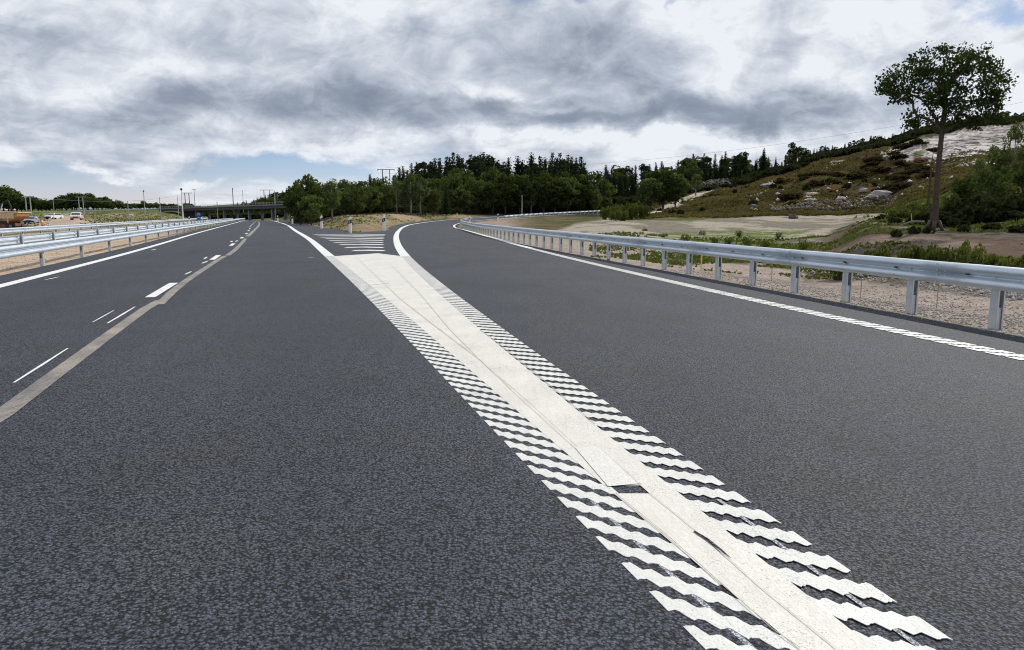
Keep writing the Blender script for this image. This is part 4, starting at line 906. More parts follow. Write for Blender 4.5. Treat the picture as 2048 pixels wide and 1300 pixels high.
for k in range(6): c, t_, h = lumpy(200 + k, 11, 1.4, [3.4, 3.0, 3.8, 2.8, 3.2, 3.6][k], 42, 62, .46, M_DEC, cl=1.25); PRO['broad'].append((c, tube_mesh(t_, M_BRK), h))
for k in range(3): c, t_, h = lumpy(300 + k, 12, 2.6, 2.0, 34, 55, .34, M_BIR, cl=.95, shape='cone'); PRO['birch'].append((c, tube_mesh(t_, M_BIRB), h))
for k in range(4): c, t_, h = lumpy(400 + k, 12, 4.6, [2.2, 1.7, 2.5, 1.9][k], 24, 60, .40, M_PIN, cl=.85); PRO['pine'].append((c, tube_mesh(t_, M_BRK), h))
KN = {'spruce': 'spruce', 'broad': 'broadleaf_tree', 'birch': 'birch', 'pine': 'pine'}
ntree = {}
def tree(kind, x, y, z, hgt, label, group, wide=1.0, rg=rng, i=None):
    me, tr, h = PRO[kind][int(rg.integers(len(PRO[kind]))) if i is None else i]; s = hgt / h
    o = thing(KN[kind], label, 'tree', (x, y, z), group, rg.random() * 6.28); o.scale = (s * wide, s * wide, s)
    obj('crown', me, o); obj('trunk', tr, o); ntree[kind] = ntree.get(kind, 0) + 1
    return o
def tree_at(kind, px, row, Y, label, group=None, wide=1.0, i=None, minh=2.5, jit=.0):
    x = (px - 1024) / 1496 * Y; z = h1(x, Y); zt = P(px, row, Y)[2]; return tree(kind, x, Y, z, max(minh, zt - z), label, group, wide, i=i)
TOP = [(480, 406), (500, 398), (530, 384), (560, 377), (592, 362), (612, 350), (640, 362), (664, 352), (700, 353), (740, 347), (785, 345), (800, 325), (835, 320), (850, 306), (870, 312), (882, 302), (905, 295), (925, 301), (945, 304), (968, 294),
       (985, 300), (1008, 309), (1030, 306), (1050, 313), (1063, 297), (1085, 301), (1110, 303), (1130, 299), (1148, 303), (1165, 314), (1185, 330), (1215, 326), (1250, 323), (1290, 320), (1305, 313), (1330, 320), (1352, 311), (1370, 303), (1400, 300), (1430, 303),
       (1460, 300), (1480, 304), (1500, 312), (1520, 296), (1545, 312), (1565, 306), (1580, 283), (1600, 300), (1640, 300), (1680, 293), (1705, 290), (1730, 286), (1740, 272), (1770, 266), (1800, 262), (1850, 250), (1900, 240), (1950, 236), (2000, 228), (2060, 232), (2200, 225)]
topf = lambda p: float(np.interp(p, [a for a, b_ in TOP], [b_ for a, b_ in TOP]))
r2 = np.random.default_rng(5)
# main wood behind the gore: tall spruces at the back, leafy trees in front
px = 790.0
while px < 1180:
    for lay_, (Y, dr) in enumerate(((205, 0), (192, 10), (180, 26))):
        k = 'spruce' if r2.random() < .86 else 'pine'
        tree_at(k, px + r2.uniform(-5, 5), topf(px) + dr + r2.uniform(0, 14), Y + r2.uniform(-4, 4), ('dark pointed spruce in the dense wood behind the slip road' if k == 'spruce' else 'dark loose-crowned pine in the dense wood behind the slip road'), 'spruces of the wood behind the gore' if k == 'spruce' else 'pines of the wood behind the gore', wide=r2.uniform(1.1, 1.55))
    px += 11.5
px = 596.0
while px < 1215:      # middle row of leafy trees
    if not (1195 < px < 1230):
        t_ = topf(px); dr = 34 if px > 800 else -2
        tree_at('broad' if r2.random() < .75 else 'spruce', px + r2.uniform(-5, 5), min(395, t_ + dr + r2.uniform(0, 22 if px > 800 else 12)), (150 if px < 800 else 176) + r2.uniform(-5, 5), 'dark leafy tree packed inside the wood behind the gore', 'inner trees of the wood behind the gore', wide=r2.uniform(.8, 1.0))
    px += 16
fr = [(600, 372, 118, 'broad'), (622, 384, 112, 'broad'), (640, 372, 120, 'broad'), (664, 354, 118, 'birch'), (690, 382, 128, 'broad'), (715, 372, 130, 'broad'), (742, 366, 135, 'broad'), (770, 365, 138, 'broad'), (794, 352, 140, 'birch'), (822, 338, 142, 'birch'),
      (842, 345, 144, 'birch'), (866, 372, 146, 'broad'), (893, 368, 150, 'spruce'), (905, 345, 158, 'broad'), (930, 375, 160, 'broad'), (955, 350, 164, 'broad'), (985, 362, 164, 'broad'), (1010, 345, 166, 'broad'), (1040, 352, 168, 'broad'), (1062, 366, 170, 'birch'),
      (1085, 342, 172, 'broad'), (1110, 356, 172, 'broad'), (1135, 345, 174, 'broad'), (1160, 362, 176, 'broad'), (1188, 340, 182, 'broad'), (1208, 358, 190, 'broad')]
nb = {'broad': 'rounded dark green tree', 'birch': 'slender paler birch', 'spruce': 'dark low-branched spruce'}
for q, (px, row, Y, k) in enumerate(fr):
    where = 'at the front edge of the wood left of the gore island' if px < 700 else ('at the front of the wood behind the gore island' if px < 900 else 'at the front of the wood behind the far slip road')
    tree_at(k, px, row, Y, nb[k] + ' ' + where, nb[k] + 's ' + where, wide=1.05)
# left hill behind the bridge
px = 470.0
while px < 606:
    for Y, dr in ((640, 0), (560, 7), (480, 15)):
        if px > 470 + (Y < 600) * 30: tree_at('spruce' if r2.random() < .6 else 'broad', px + r2.uniform(-3, 3), topf(px) + dr + r2.uniform(0, 7), Y, 'dark distant tree on the wooded slope behind the bridge', 'trees on the slope behind the bridge', wide=r2.uniform(1.1, 1.5), minh=7)
    px += 9
px = 376.0
while px < 590:
    tree_at('broad', px, r2.uniform(409, 415) if px < 480 else 410, 500 + r2.uniform(-20, 20), 'low dark tree seen behind and under the bridge deck', 'trees behind the bridge deck', wide=1.6, minh=9); px += 10
for q in range(12): tree_at('broad', 583 + q * 2.6, 392 - q * 1.5 + r2.uniform(0, 8), 320 - q * 12 + r2.uniform(-8, 8), 'dark leafy tree crowding the right end of the bridge', 'trees at the right end of the bridge', wide=1.3, minh=4)
# far left treeline
LT = [(-60, 372), (0, 368), (14, 370), (30, 378), (42, 394), (60, 388), (80, 393), (100, 395), (122, 390), (147, 385), (165, 387), (188, 386), (205, 391), (232, 398), (262, 402), (300, 402), (330, 404), (345, 406), (356, 414), (372, 418)]
px = -60.0
while px < 366:
    t_ = float(np.interp(px, [a for a, b_ in LT], [b_ for a, b_ in LT]))
    for Y, dr in ((500, 0), (475, 5)): tree_at('broad', px + r2.uniform(-3, 3), t_ + dr + r2.uniform(-1, 5), Y, 'dark rounded tree in the far treeline across the left fields', 'far left treeline', wide=r2.uniform(1.1, 1.5), minh=4)
    px += 8.5
# ridge wood on the right
px = 1212.0
while px < 2230:
    Y0 = 262 if px < 1600 else 240; z_ = [0, 9, 20] if px < 1640 else [0, 7]
    for q, dr in enumerate(z_):
        k = 'pine' if r2.random() < (.35 if px > 1300 else .2) else ('spruce' if r2.random() < .8 else 'broad')
        tree_at(k, px + r2.uniform(-6, 6), topf(px) + dr + r2.uniform(0, 12) - (4 if px > 1600 else 0), Y0 + 26 - q * 12 + r2.uniform(-3, 3), {'spruce': 'dark spruce in the ridge wood behind the bare hill', 'pine': 'thin dark pine in the ridge wood behind the bare hill', 'broad': 'dull green leafy tree in the ridge wood'}[k], {'spruce': 'spruces on the right ridge', 'pine': 'pines on the right ridge', 'broad': 'leafy trees on the right ridge'}[k], wide=r2.uniform(.95, 1.3), minh=4)
    px += 14.0 if px < 1640 else 16
for px, row, k, lb in ((1522, 294, 'spruce', 'single cone-shaped spruce standing proud of the right treeline'), (1581, 281, 'pine', 'tallest ragged pine above the right treeline, left of the bare hill'), (1600, 292, 'pine', 'ragged pine just right of the tallest pine on the treeline'), (1480, 298, 'pine', 'see-through pine above the dark treeline over the gravel path'), (1739, 270, 'pine', 'dark pine above the left end of the pale rock')):
    tree_at(k, px, row, 246 if px < 1700 else 236, lb, wide=.9)
tree_at('broad', 1325, 330, 172, 'big round leafy tree left of the sloping gravel path', wide=1.35, i=2); tree_at('broad', 1300, 348, 168, 'lower left bulge tree of the round clump by the gravel path', wide=1.2, i=4); tree_at('broad', 1350, 345, 170, 'leafy tree on the right flank of the round clump by the gravel path', wide=1.1, i=0)
tree_at('birch', 1390, 346, 215, 'small pale-green round tree standing alone right of the round clump', wide=1.5, i=1)

# ------------------------------------------------------------------ the lone tree
def lone_tree():
    rg = np.random.default_rng(77); Y0 = 40.0
    bx, by, bz = P(1868, 456, Y0); bz = h1(bx, by); o = thing('lone_tree', 'tall lone broad-crowned tree with a long bare trunk on the right bank', 'tree', (bx, by, bz))
    def W3(px, row, dy=0): return Vector(P(px, row, Y0 + dy))
    bl = [(1885, 122, 70, 34, 1.5), (1955, 118, 55, 30, 1.4), (1825, 142, 52, 30, 1.3), (1990, 165, 32, 45, 1.2), (1930, 165, 70, 42, 1.7), (1870, 170, 60, 35, 1.5), (1790, 165, 34, 26, 1.0), (1772, 183, 18, 16, .7), (1985, 205, 28, 22, .9), (1950, 212, 42, 16, 1.0), (1840, 232, 45, 11, .8), (1822, 247, 18, 8, .5), (1912, 235, 28, 20, .8), (1900, 205, 34, 18, .8), (1965, 228, 34, 14, .8), (2000, 235, 16, 14, .5), (1868, 205, 30, 18, .7), (1935, 248, 30, 12, .6), (1800, 195, 34, 12, .8)]
    cent = []
    for px, row, rx, rz_, ry in bl:
        n = int(6 + rx * rz_ / 62)
        for q in range(n):
            d = rg.normal(size=3); d /= np.linalg.norm(d); d *= rg.random() ** .33; cent.append(W3(px + d[0] * rx, row - d[2] * rz_, d[1] * ry * 1.5))
    # skeleton grown toward the clusters
    nodes = []; par = []; 
    tr = [W3(1868, 456), W3(1871, 420), W3(1873, 380), W3(1876, 340), W3(1880, 300), W3(1884, 265), W3(1887, 240), W3(1890, 215), W3(1889, 190, .2), W3(1886, 165, .3), W3(1884, 140, .2)]
    for i, p in enumerate(tr): nodes.append(p); par.append(i - 1)
    lim = [[(5, (1868, 228, .2)), (0, (1845, 200, .4)), (0, (1815, 185, .3)), (0, (1788, 172, .2))], [(6, (1905, 205, -.3)), (0, (1930, 180, -.5)), (0, (1960, 155, -.4))], [(7, (1915, 190, .5)), (0, (1950, 175, .8)), (0, (1985, 165, .6))], [(8, (1870, 165, -.4)), (0, (1850, 140, -.5))], [(8, (1905, 150, -.2)), (0, (1930, 120, -.4))],
           [(5, (1860, 240, -.3)), (0, (1835, 232, -.4)), (0, (1818, 240, -.4))], [(6, (1925, 212, .6)), (0, (1965, 205, .9))]]
    for L_ in lim:
        prev = L_[0][0]
        for _, (px, row, dy) in L_: nodes.append(W3(px, row, dy)); par.append(prev); prev = len(nodes) - 1
    root = nodes[5]; order = sorted(range(len(cent)), key=lambda i: (cent[i] - root).length)
    tips = []
    for i in order:
        c = cent[i]; best = min((k for k in range(4, len(nodes))), key=lambda k: (nodes[k] - c).length + .25 * (nodes[k] - root).length * .3)
        d = (c - nodes[best]); L_ = d.length; st = max(1, int(L_ / .45)); prev = best
        for q in range(1, st + 1):
            p = nodes[best] + d * (q / st) + Vector(rg.normal(size=3) * .05) + Vector((0, 0, .10 * math.sin(math.pi * q / st))); nodes.append(p); par.append(prev); prev = len(nodes) - 1
        tips.append(prev)
    cnt = [0] * len(nodes)
    for t_ in tips:
        k = t_
        while k >= 0: cnt[k] += 1; k = par[k]
    tot = max(cnt)
    mb = MB(); rad = lambda k: .15 * (max(cnt[k], .35) / tot) ** .43 if k > 5 else [.21, .16, .148, .138, .13, .122][k]
    for k in range(1, len(nodes)): mb.tube([nodes[par[k]], nodes[k]], [rad(par[k]) if par[k] <= 5 or cnt[par[k]] < cnt[k] * 2.2 else rad(k) * 1.15, rad(k)], 8 if rad(k) > .05 else 4, cap=False)
    for an in range(6):  # root flare
        a = an * 1.05; mb.tube([(bx + math.cos(a) * .2, by + math.sin(a) * .2, bz + .45), (bx + math.cos(a) * .5, by + math.sin(a) * .5, bz - .1)], [.12, .07], 6)
    mb.build('trunk', M_BRK, o, smooth=True)
    Cs = []
    for c in cent:
        n = int(rg.integers(12, 29)); r_ = rg.uniform(.26, .50); b_ = ball(n, rg, .25); b_[:, 2] *= .7; Cs.append(np.array(c)[None] + b_ * r_)
    for k in tips[::3]: Cs.append(np.array(nodes[par[k]])[None] + ball(8, rg) * .35)
    Cs = np.concatenate(Cs) - np.array([bx, by, bz]); V, Fq = quads(Cs, rg.uniform(.08, .15, len(Cs)), 1.35, .3, rg); obj('crown', npmesh('crown', V, Fq, M_BIG), o)
    # two dead slim stems beside the trunk
    MB().tube([W3(1862, 440, -.4), W3(1858, 400, -.4), W3(1863, 340, -.3), W3(1868, 290, -.2)], [.035, .03, .025, .012], 6).build('dead_stem', M_BRK, o); MB().tube([W3(1852, 428, .6), W3(1858, 380, .5), W3(1862, 330, .5)], [.04, .03, .015], 6).build('dead_stem', M_BRK, o)
    return o
lone_tree()

# ------------------------------------------------------------------ shrubs
def shrub_mesh(sd, n, ls, m, tall=1.0, loose=.5):
    rg = np.random.default_rng(sd); Cs = []
    for k in range(16):
        a = rg.random() * 6.28; r_ = rg.random() ** .5 * .75; z = rg.uniform(.2, .85) * tall * (1.15 - .5 * r_); Cs.append(np.array([math.cos(a) * r_, math.sin(a) * r_, z]) + ball(n // 16, rg, loose) * rg.uniform(.22, .38))
    Cs = np.concatenate(Cs); Cs[:, 2] = np.maximum(Cs[:, 2], .03); V, Fq = quads(Cs, ls * rg.uniform(.6, 1.3, len(Cs)), 1.9, -.1, rg); me = npmesh('foliage', V, Fq, m)
    mb = MB()
    for k in range(9): a = rg.random() * 6.28; r_ = rg.uniform(.2, .7); mb.tube([(0, 0, -.1), (math.cos(a) * r_ * .5, math.sin(a) * r_ * .5, tall * .4), (math.cos(a) * r_, math.sin(a) * r_, tall * .85)], [.025, .016, .006], 4, cap=False)
    return me, tube_mesh(mb, M_BRK, 'stem')
M_HEB = leafmat('heath_bush', (.030, .026, .016), (.080, .060, .032), .2, 2.0)
SH = {'brown': [shrub_mesh(560 + k, 800, .16, M_HEB) for k in range(3)], 'green': [shrub_mesh(500 + k, 1500, .085, M_SHR) for k in range(3)], 'dark': [shrub_mesh(520 + k, 800, .16, M_SHD) for k in range(3)], 'tuft': [shrub_mesh(540 + k, 420, .09, M_SHR, .9, .2) for k in range(2)]}
def shrub(kind, px, Y, rad, hgt, label, group=None, name='shrub', cat='shrub'):
    x = (px - 1024) / 1496 * Y; z = h1(x, Y); a, b_ = SH[kind][int(r2.integers(len(SH[kind])))]
    o = thing(name, label, cat, (x, Y, z), group, r2.random() * 6.28); o.scale = (rad, rad, hgt); obj('foliage', a, o); obj('stem', b_, o); return o
g1 = 'bright leafy weeds behind the right guard rail'
for px, rt, Y, rad in ((1690, 505, 24, .42), (1768, 493, 26, .55), (1822, 497, 25, .42), (1855, 489, 25, .5), (1885, 494, 24, .48), (1942, 487, 23.5, .52), (1995, 506, 24, .40), (2030, 514, 23, .42), (2065, 510, 22, .45)):
    z = h1((px - 1024) / 1496 * Y, Y); zt = P(px, rt, Y)[2]; shrub('green', px, Y, rad * 1.05, max(.4, zt - z), 'bright yellow-green leafy bush just behind the right guard rail', g1)
for px, rt, rb, Y in ((1432, 470, 488, 47), (1495, 466, 486, 44), (1535, 470, 490, 42), (1370, 466, 478, 52), (1460, 472, 484, 48), (1610, 474, 492, 40), (1330, 465, 473, 56), (1560, 462, 470, 58), (1480, 458, 465, 62), (1405, 460, 466, 64)):
    z = h1((px - 1024) / 1496 * Y, Y); zt = P(px, rt, Y)[2]; shrub('tuft', px, Y, .42, max(.35, zt - z), 'small upright weed clump on the green strip before the sandy flat', 'weed clumps before the sandy flat', 'weed_clump', 'plant')
for px, rt, Y, rad in ((1212, 414, 128, 1.2), (1226, 411, 130, 1.3), (1240, 408, 132, 1.3), (1252, 410, 126, 1.3), (1264, 406, 126, 1.4), (1276, 405, 130, 1.2), (1288, 410, 126, 1.0), (1246, 418, 118, 1.2), (1232, 420, 116, 1.1)):
    z = h1((px - 1024) / 1496 * Y, Y); zt = P(px, rt, Y)[2]; shrub('green', px, Y, rad, max(1.0, zt - z), 'bright green bush in the cluster left of the gravel path foot', 'bush cluster left of the gravel path')
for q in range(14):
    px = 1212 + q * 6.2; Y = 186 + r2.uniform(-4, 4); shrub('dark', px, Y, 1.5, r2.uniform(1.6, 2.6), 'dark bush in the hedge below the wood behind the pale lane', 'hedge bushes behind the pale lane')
for px, row in ((1320, 424), (1389, 419), (1404, 427), (1408, 398), (1421, 395), (1433, 397), (1442, 394), (1467, 386), (1482, 381), (1494, 380), (1543, 376), (1558, 379), (1505, 412), (1360, 434), (1345, 430), (1600, 360), (1625, 352), (1575, 362), (1590, 395), (1660, 392), (1690, 378), (1700, 352), (1720, 342), (1640, 372), (1655, 368), (1725, 365), (1745, 372), (1770, 360), (1610, 380), (1680, 398)):
    # find the depth where this image row meets the slope
    Ys_ = np.arange(90, 235, 2.0); xs_ = (px - 1024) / 1496 * Ys_; hs = H(xs_, Ys_); rws = np.array([650 - F * math.tan(math.atan((h_ - CAMH) / y_) + PITCH) for h_, y_ in zip(hs, Ys_)]); k = int(np.abs(rws - row).argmin()); s_ = r2.uniform(.7, 1.2)
    shrub('dark', px, float(Ys_[k]), s_, s_ * 1.1, 'dark scattered bush on the heathy slope right of the gravel path', 'dark bushes dotted over the slope')
r3 = np.random.default_rng(9)
for q in range(44):
    px = r3.uniform(1560, 1860); Y = r3.uniform(152, 212); s_ = r3.uniform(.8, 2.0); shrub('brown', px, Y, s_ * 1.6, s_ * .8, 'low brown bush on the bare hill below the pale rock', 'low bushes on the bare hill')
# big bushes and young trees at the right edge
for px, rt, Y, wd, k in ((1925, 345, 54, .9, 'broad'), (1952, 305, 57, .8, 'birch'), (1992, 300, 60, .8, 'broad'), (2016, 236, 62, .55, 'birch'), (2052, 232, 60, .6, 'birch'), (1975, 285, 66, .6, 'birch'), (1900, 385, 50, 1.0, 'broad'), (1975, 330, 52, .9, 'broad'), (2040, 330, 54, .9, 'broad'), (2100, 260, 56, .9, 'broad')):
    tree_at(k, px, rt, Y, 'dark young leafy tree in the thicket right of the lone tree', 'young trees of the right thicket', wide=wd, minh=1.5)
for px, rt, Y, rad in ((1885, 425, 43, .9), (1905, 410, 46, 1.2), (1930, 400, 48, 1.5), (1960, 395, 48, 1.5), (1990, 400, 48, 1.4), (2030, 395, 48, 1.5), (1848, 428, 44, .7), (1825, 436, 44, .5), (1790, 436, 46, .45), (1765, 434, 50, .5), (2060, 420, 46, 1.3), (1915, 440, 43, .7), (1830, 456, 38, .35), (1795, 462, 37, .3), (1860, 462, 38, .3), (1930, 455, 40, .4), (1985, 450, 41, .6), (2040, 462, 38, .7)):
    z = h1((px - 1024) / 1496 * Y, Y); zt = P(px, rt, Y)[2]; shrub('dark', px, Y, rad, max(.35, zt - z), 'dark low shrub on the shaded bank around the lone tree', 'low shrubs around the lone tree')
for px, Y, rad in ((1800, 62, 1.5), (1820, 66, 1.7), (1840, 70, 1.8), (1862, 70, 1.8), (1885, 72, 1.6), (1810, 74, 1.4), (1850, 80, 1.8)):
    shrub('green', px, Y, rad, rad * .7, 'pale green broad bush on the grassy slope behind the lone tree trunk', 'green bushes behind the lone tree')
# fallen log
a = P(1800, 436, 42); b_ = P(1850, 426, 41); lg = thing('fallen_branch', 'thin grey fallen branch lying on the bank left of the lone tree', 'branch', (a[0], a[1], h1(a[0], a[1])))
za = h1(a[0], a[1]); zb = h1(b_[0], b_[1]); MB().tube([(a[0], a[1], za + .1), ((a[0] + b_[0]) / 2, (a[1] + b_[1]) / 2, (za + zb) / 2 + .35), (b_[0], b_[1], zb + .35)], [.03, .05, .06], 6).build('stem', M_BIRB, lg); MB().tube([((a[0] + b_[0]) / 2, (a[1] + b_[1]) / 2, (za + zb) / 2 + .35), ((a[0] + b_[0]) / 2 + .3, a[1] + .2, (za + zb) / 2 + .8)], [.025, .01], 5).build('twig', M_BIRB, lg)

# ------------------------------------------------------------------ stuff: grass, gravel, rubble, undergrowth
def scatter(name, n, px0, px1, Y0, Y1, size, m, dens=None, tall=2.4, flat=-.1, lift=.4, sd=1, pw=1.0):
    rg = np.random.default_rng(sd); px = rg.uniform(px0, px1, n); Y = np.exp(rg.uniform(math.log(Y0), math.log(Y1), n)); x = (px - 1024) / 1496 * Y
    keep = np.ones(n, bool) if dens is None else rg.random(n) < dens(px, Y, x)
    px, Y, x = px[keep], Y[keep], x[keep]; z = H(x, Y); s = size(Y) * rg.uniform(.5, 1.4, len(Y)); C = np.stack([x, Y, z + s * lift], 1)
    V, Fq = quads(C, s, tall, flat, rg)
    o = obj(name, npmesh(name, V, Fq, m)); return tag(o, kind='stuff')
tag(scatter('weeds', 26000, 1180, 2150, 24, 60, lambda Y: .03 + Y * .0014, M_SHR, lambda px, Y, x: sstep(.46, .58, fbm(x * .35, Y * .35, 5, 1)) * .9, sd=3), 'scattered green weeds between the guard rail and the sandy flat', 'weeds')
tag(scatter('bank_grass', 50000, 1660, 2300, 36, 130, lambda Y: .05 + Y * .0022, M_GRS, lambda px, Y, x: sstep(.44, .56, fbm(x * .35, Y * .35, 5, 1)) * sstep(1735, 1850, px + (fbm(x * .3, Y * .3, 3, 19) - .5) * 160) * sstep(38, 48, Y + (fbm(x * .2, Y * .2, 3, 8) - .5) * 14), sd=4), 'dull tufted grass covering the right bank', 'grass')
M_HEA = leafmat('heath_tufts', (.070, .076, .028), (.225, .165, .082), .2, .07)
def path_free(px, Y, x):
    z = H(x, Y); row = 650 - F * np.tan(np.arctan((z - CAMH) / Y) + PITCH); c = np.interp(px, [1225, 1300, 1325, 1345, 1400, 1424], [434, 425.5, 419, 407, 387, 380])
    return ~((np.abs(row - c) < np.interp(px, [1300, 1345, 1424], [4, 6, 4])) & (px < 1428)) * 1.0
tag(scatter('heath', 120000, 1290, 2250, 125, 232, lambda Y: .35 + 0 * Y, M_HEA, lambda px, Y, x: path_free(px, Y, x) * sstep(.36, .52, fbm(x * .08, Y * .08, 4, 2) * .5 + fbm(x * .35, Y * .35, 5, 1) * .5) * (1 - sstep(1730, 1800, px) * sstep(176, 190, Y)), tall=1.8, sd=5), 'brown and green heath covering the hillside', 'heath')
tag(scatter('field_grass', 16000, -80, 560, 110, 420, lambda Y: .12 + Y * .0006, M_GRS, lambda px, Y, x: sstep(.42, .58, fbm(x * .35, Y * .35, 5, 1)) * sstep(25, 60, np.abs(px - 130) + (fbm(x * .1, Y * .1, 3, 5) - .5) * 60) * ((x < -20 - .36 * Y)), tall=1.6, sd=6), 'rough grass in the fields on the left', 'grass')
tag(scatter('island_grass', 5000, 600, 900, 66, 150, lambda Y: .06 + Y * .0008, M_GRS, lambda px, Y, x: sstep(.44, .6, fbm(x * .35, Y * .35, 5, 1)) * ((x > LO(Y) + 4.5) & (x < RO(Y) - 3.5)), tall=2.0, sd=7), 'dry tufts of grass on the gore island', 'grass')
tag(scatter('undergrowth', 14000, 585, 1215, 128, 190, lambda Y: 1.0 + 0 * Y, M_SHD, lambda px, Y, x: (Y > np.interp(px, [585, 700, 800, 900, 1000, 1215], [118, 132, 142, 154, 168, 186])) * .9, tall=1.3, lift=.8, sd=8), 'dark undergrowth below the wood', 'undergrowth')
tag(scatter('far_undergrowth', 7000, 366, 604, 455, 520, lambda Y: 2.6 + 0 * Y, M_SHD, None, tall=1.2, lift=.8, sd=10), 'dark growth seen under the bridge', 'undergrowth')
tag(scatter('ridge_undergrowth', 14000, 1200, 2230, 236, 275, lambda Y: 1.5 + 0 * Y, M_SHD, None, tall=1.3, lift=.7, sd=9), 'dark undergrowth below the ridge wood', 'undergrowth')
def stones(name, n, px0, px1, Y0, Y1, s0, s1_, m, label, dens=None, sd=1, lift=.25, zadd=None):
    rg = np.random.default_rng(sd); px = rg.uniform(px0, px1, n); Y = np.exp(rg.uniform(math.log(Y0), math.log(Y1), n)); x = (px - 1024) / 1496 * Y
    if dens is not None: k = rg.random(n) < dens(px, Y, x); px, Y, x = px[k], Y[k], x[k]
    n = len(Y); s = s0 + (s1_ - s0) * rg.random(n) ** 3; z = H(x, Y) + s * lift
    if zadd is not None: z = z + zadd(px, Y) * rg.random(n) ** .5
    base = np.array([(1, 0, 0), (0, 1, 0), (-1, 0, 0), (0, -1, 0), (0, 0, .75), (0, 0, -.75)], float); fc = np.array([(0, 1, 4), (1, 2, 4), (2, 3, 4), (3, 0, 4), (1, 0, 5), (2, 1, 5), (3, 2, 5), (0, 3, 5)])
    an = rg.random(n) * 6.28; ca, sa = np.cos(an), np.sin(an); V = base[None] * (s[:, None, None] * rg.uniform(.55, 1.2, (n, 6, 1))) + rg.normal(size=(n, 6, 3)) * s[:, None, None] * .16
    X = V[..., 0] * ca[:, None] - V[..., 1] * sa[:, None]; Y2 = V[..., 0] * sa[:, None] + V[..., 1] * ca[:, None]; V = np.stack([X + x[:, None], Y2 + Y[:, None], V[..., 2] + z[:, None]], -1).reshape(-1, 3)
    Fq = (np.arange(n)[:, None, None] * 6 + fc[None]).reshape(-1, 3); o = obj(name, npmesh(name, V, Fq, m)); return tag(o, label, 'stones', kind='stuff')
stones('gravel', 26000, 1180, 2150, 9, 22, .006, .035, M_ROCKP, 'loose gravel on the verge behind the right guard rail', lambda px, Y, x: (x > RAIL(Y) - .5) * .8, sd=11)
stones('ditch_stones', 6500, 1600, 2100, 17, 32, .02, .10, M_ROCK, 'grey rubble stones lining the ditch behind the verge', lambda px, Y, x: sstep(.35, .5, fbm(x * 1.2, Y * 1.2, 3, 4)) * sstep(0, .6, Y - np.interp(px, [1600, 1800, 2048], [27, 21.5, 17.5])) * (1 - sstep(1.6, 3.2, Y - np.interp(px, [1600, 1800, 2048], [27, 21.5, 17.5]))), sd=12)
stones('rubble_pile', 2600, 1372, 1482, 236, 262, .2, .8, M_SOILC, 'dark rubble heap at the end of the gravel path', sd=13, zadd=lambda px, Y: 2.2 * np.maximum(0, 1 - ((px - 1425) / 58) ** 2))
stones('slope_stones', 700, 1500, 1900, 142, 190, .15, .75, M_ROCKP, 'pale stones strewn over the lower hillside', lambda px, Y, x: sstep(.5, .62, fbm(x * .3, Y * .5, 3, 61)), sd=14)
stones('bank_clods', 1500, 1540, 1790, 143, 151, .15, .6, M_SOILC, 'dark clods along the brown cut bank', sd=15)
stones('median_gravel', 4000, -60, 400, 16, 60, .01, .035, M_ROCKP, 'small gravel on the sandy median', lambda px, Y, x: (x < -7.4 - .327 * Y) * (x > -10.4 - .327 * Y), sd=16)
def grit():
    rg = np.random.default_rng(91); n = 2600; Y = np.exp(rg.uniform(math.log(6), math.log(34), n)); x = RAIL(Y) - .57 - np.abs(rg.normal(size=n)) * .06; s_ = rg.uniform(.004, .013, n)
    base = np.array([(1, 0, 0), (-.5, .9, 0), (-.6, -.8, 0), (0, 0, .9)], float); V = base[None] * s_[:, None, None] * rg.uniform(.6, 1.3, (n, 4, 1)); V = V + np.stack([x, Y, np.full(n, .001)], 1)[:, None]
    Fq = (np.arange(n)[:, None, None] * 4 + np.array([(0, 1, 3), (1, 2, 3), (2, 0, 3)])[None]).reshape(-1, 3); tag(obj('edge_grit', npmesh('edge_grit', V.reshape(-1, 3), Fq, M_ROCKP)), 'loose grit strewn along the asphalt edge below the right guard rail', 'grit', kind='stuff')
grit()
def rock(px, row, Y, s, label, m=M_ROCK, grp=None, flat=.6):
    x = (px - 1024) / 1496 * Y; z = h1(x, Y); rg = np.random.default_rng(int(px * 7 + row)); mb = MB(); mb.sphere((0, 0, 0), (1, .8, flat), 10)
    v = np.array([tuple(q) for q in mb.v]); nn = 1 + .35 * (fbm(v[:, 0] * 2.3 + px, v[:, 1] * 1.7 + v[:, 2] * 3.1, 2, 7) - .5)[:, None] * 2.6; v = v * nn * s; mb.v = [(q[0] + x, q[1] + Y, q[2] + z + s * flat * .5) for q in v]
    o = mb.build('rock', m, origin=(x, Y, z)); return tag(o, label, 'rock', grp)
rock(1587, 436, 116, .75, 'brown boulder lying alone on the sandy flat', M_SOILC); rock(1507, 411, 150, .8, 'dark rounded rock at the top edge of the sandy flat', M_SOILC); rock(1290, 458, 68, .25, 'small dark stone on the grey sand beyond the guard rail', M_SOILC)
rock(1760, 393, 152, 2.3, 'large pale boulder outcrop above the right end of the brown bank', M_ROCK, flat=.45); rock(1742, 395, 150, 1.3, 'medium grey boulder left of the large pale outcrop', M_ROCK); rock(1723, 379, 158, .9, 'pale round boulder on the slope above the medium grey boulder', M_ROCKP); rock(1680, 386, 152, 1.0, 'pale stone at the top of the brown bank, left of the outcrop', M_ROCKP)
rock(1618, 387, 152, 1.2, 'flat pale stone at the left part of the brown bank top', M_ROCKP, flat=.3); rock(1835, 319, 184, 1.6, 'rusty dark block resting at the foot of the pale rock slab', M_RUST, flat=.5); rock(1535, 363, 200, 2.4, 'long pale rock slab on the left crest of the hill', M_ROCKP, flat=.3)

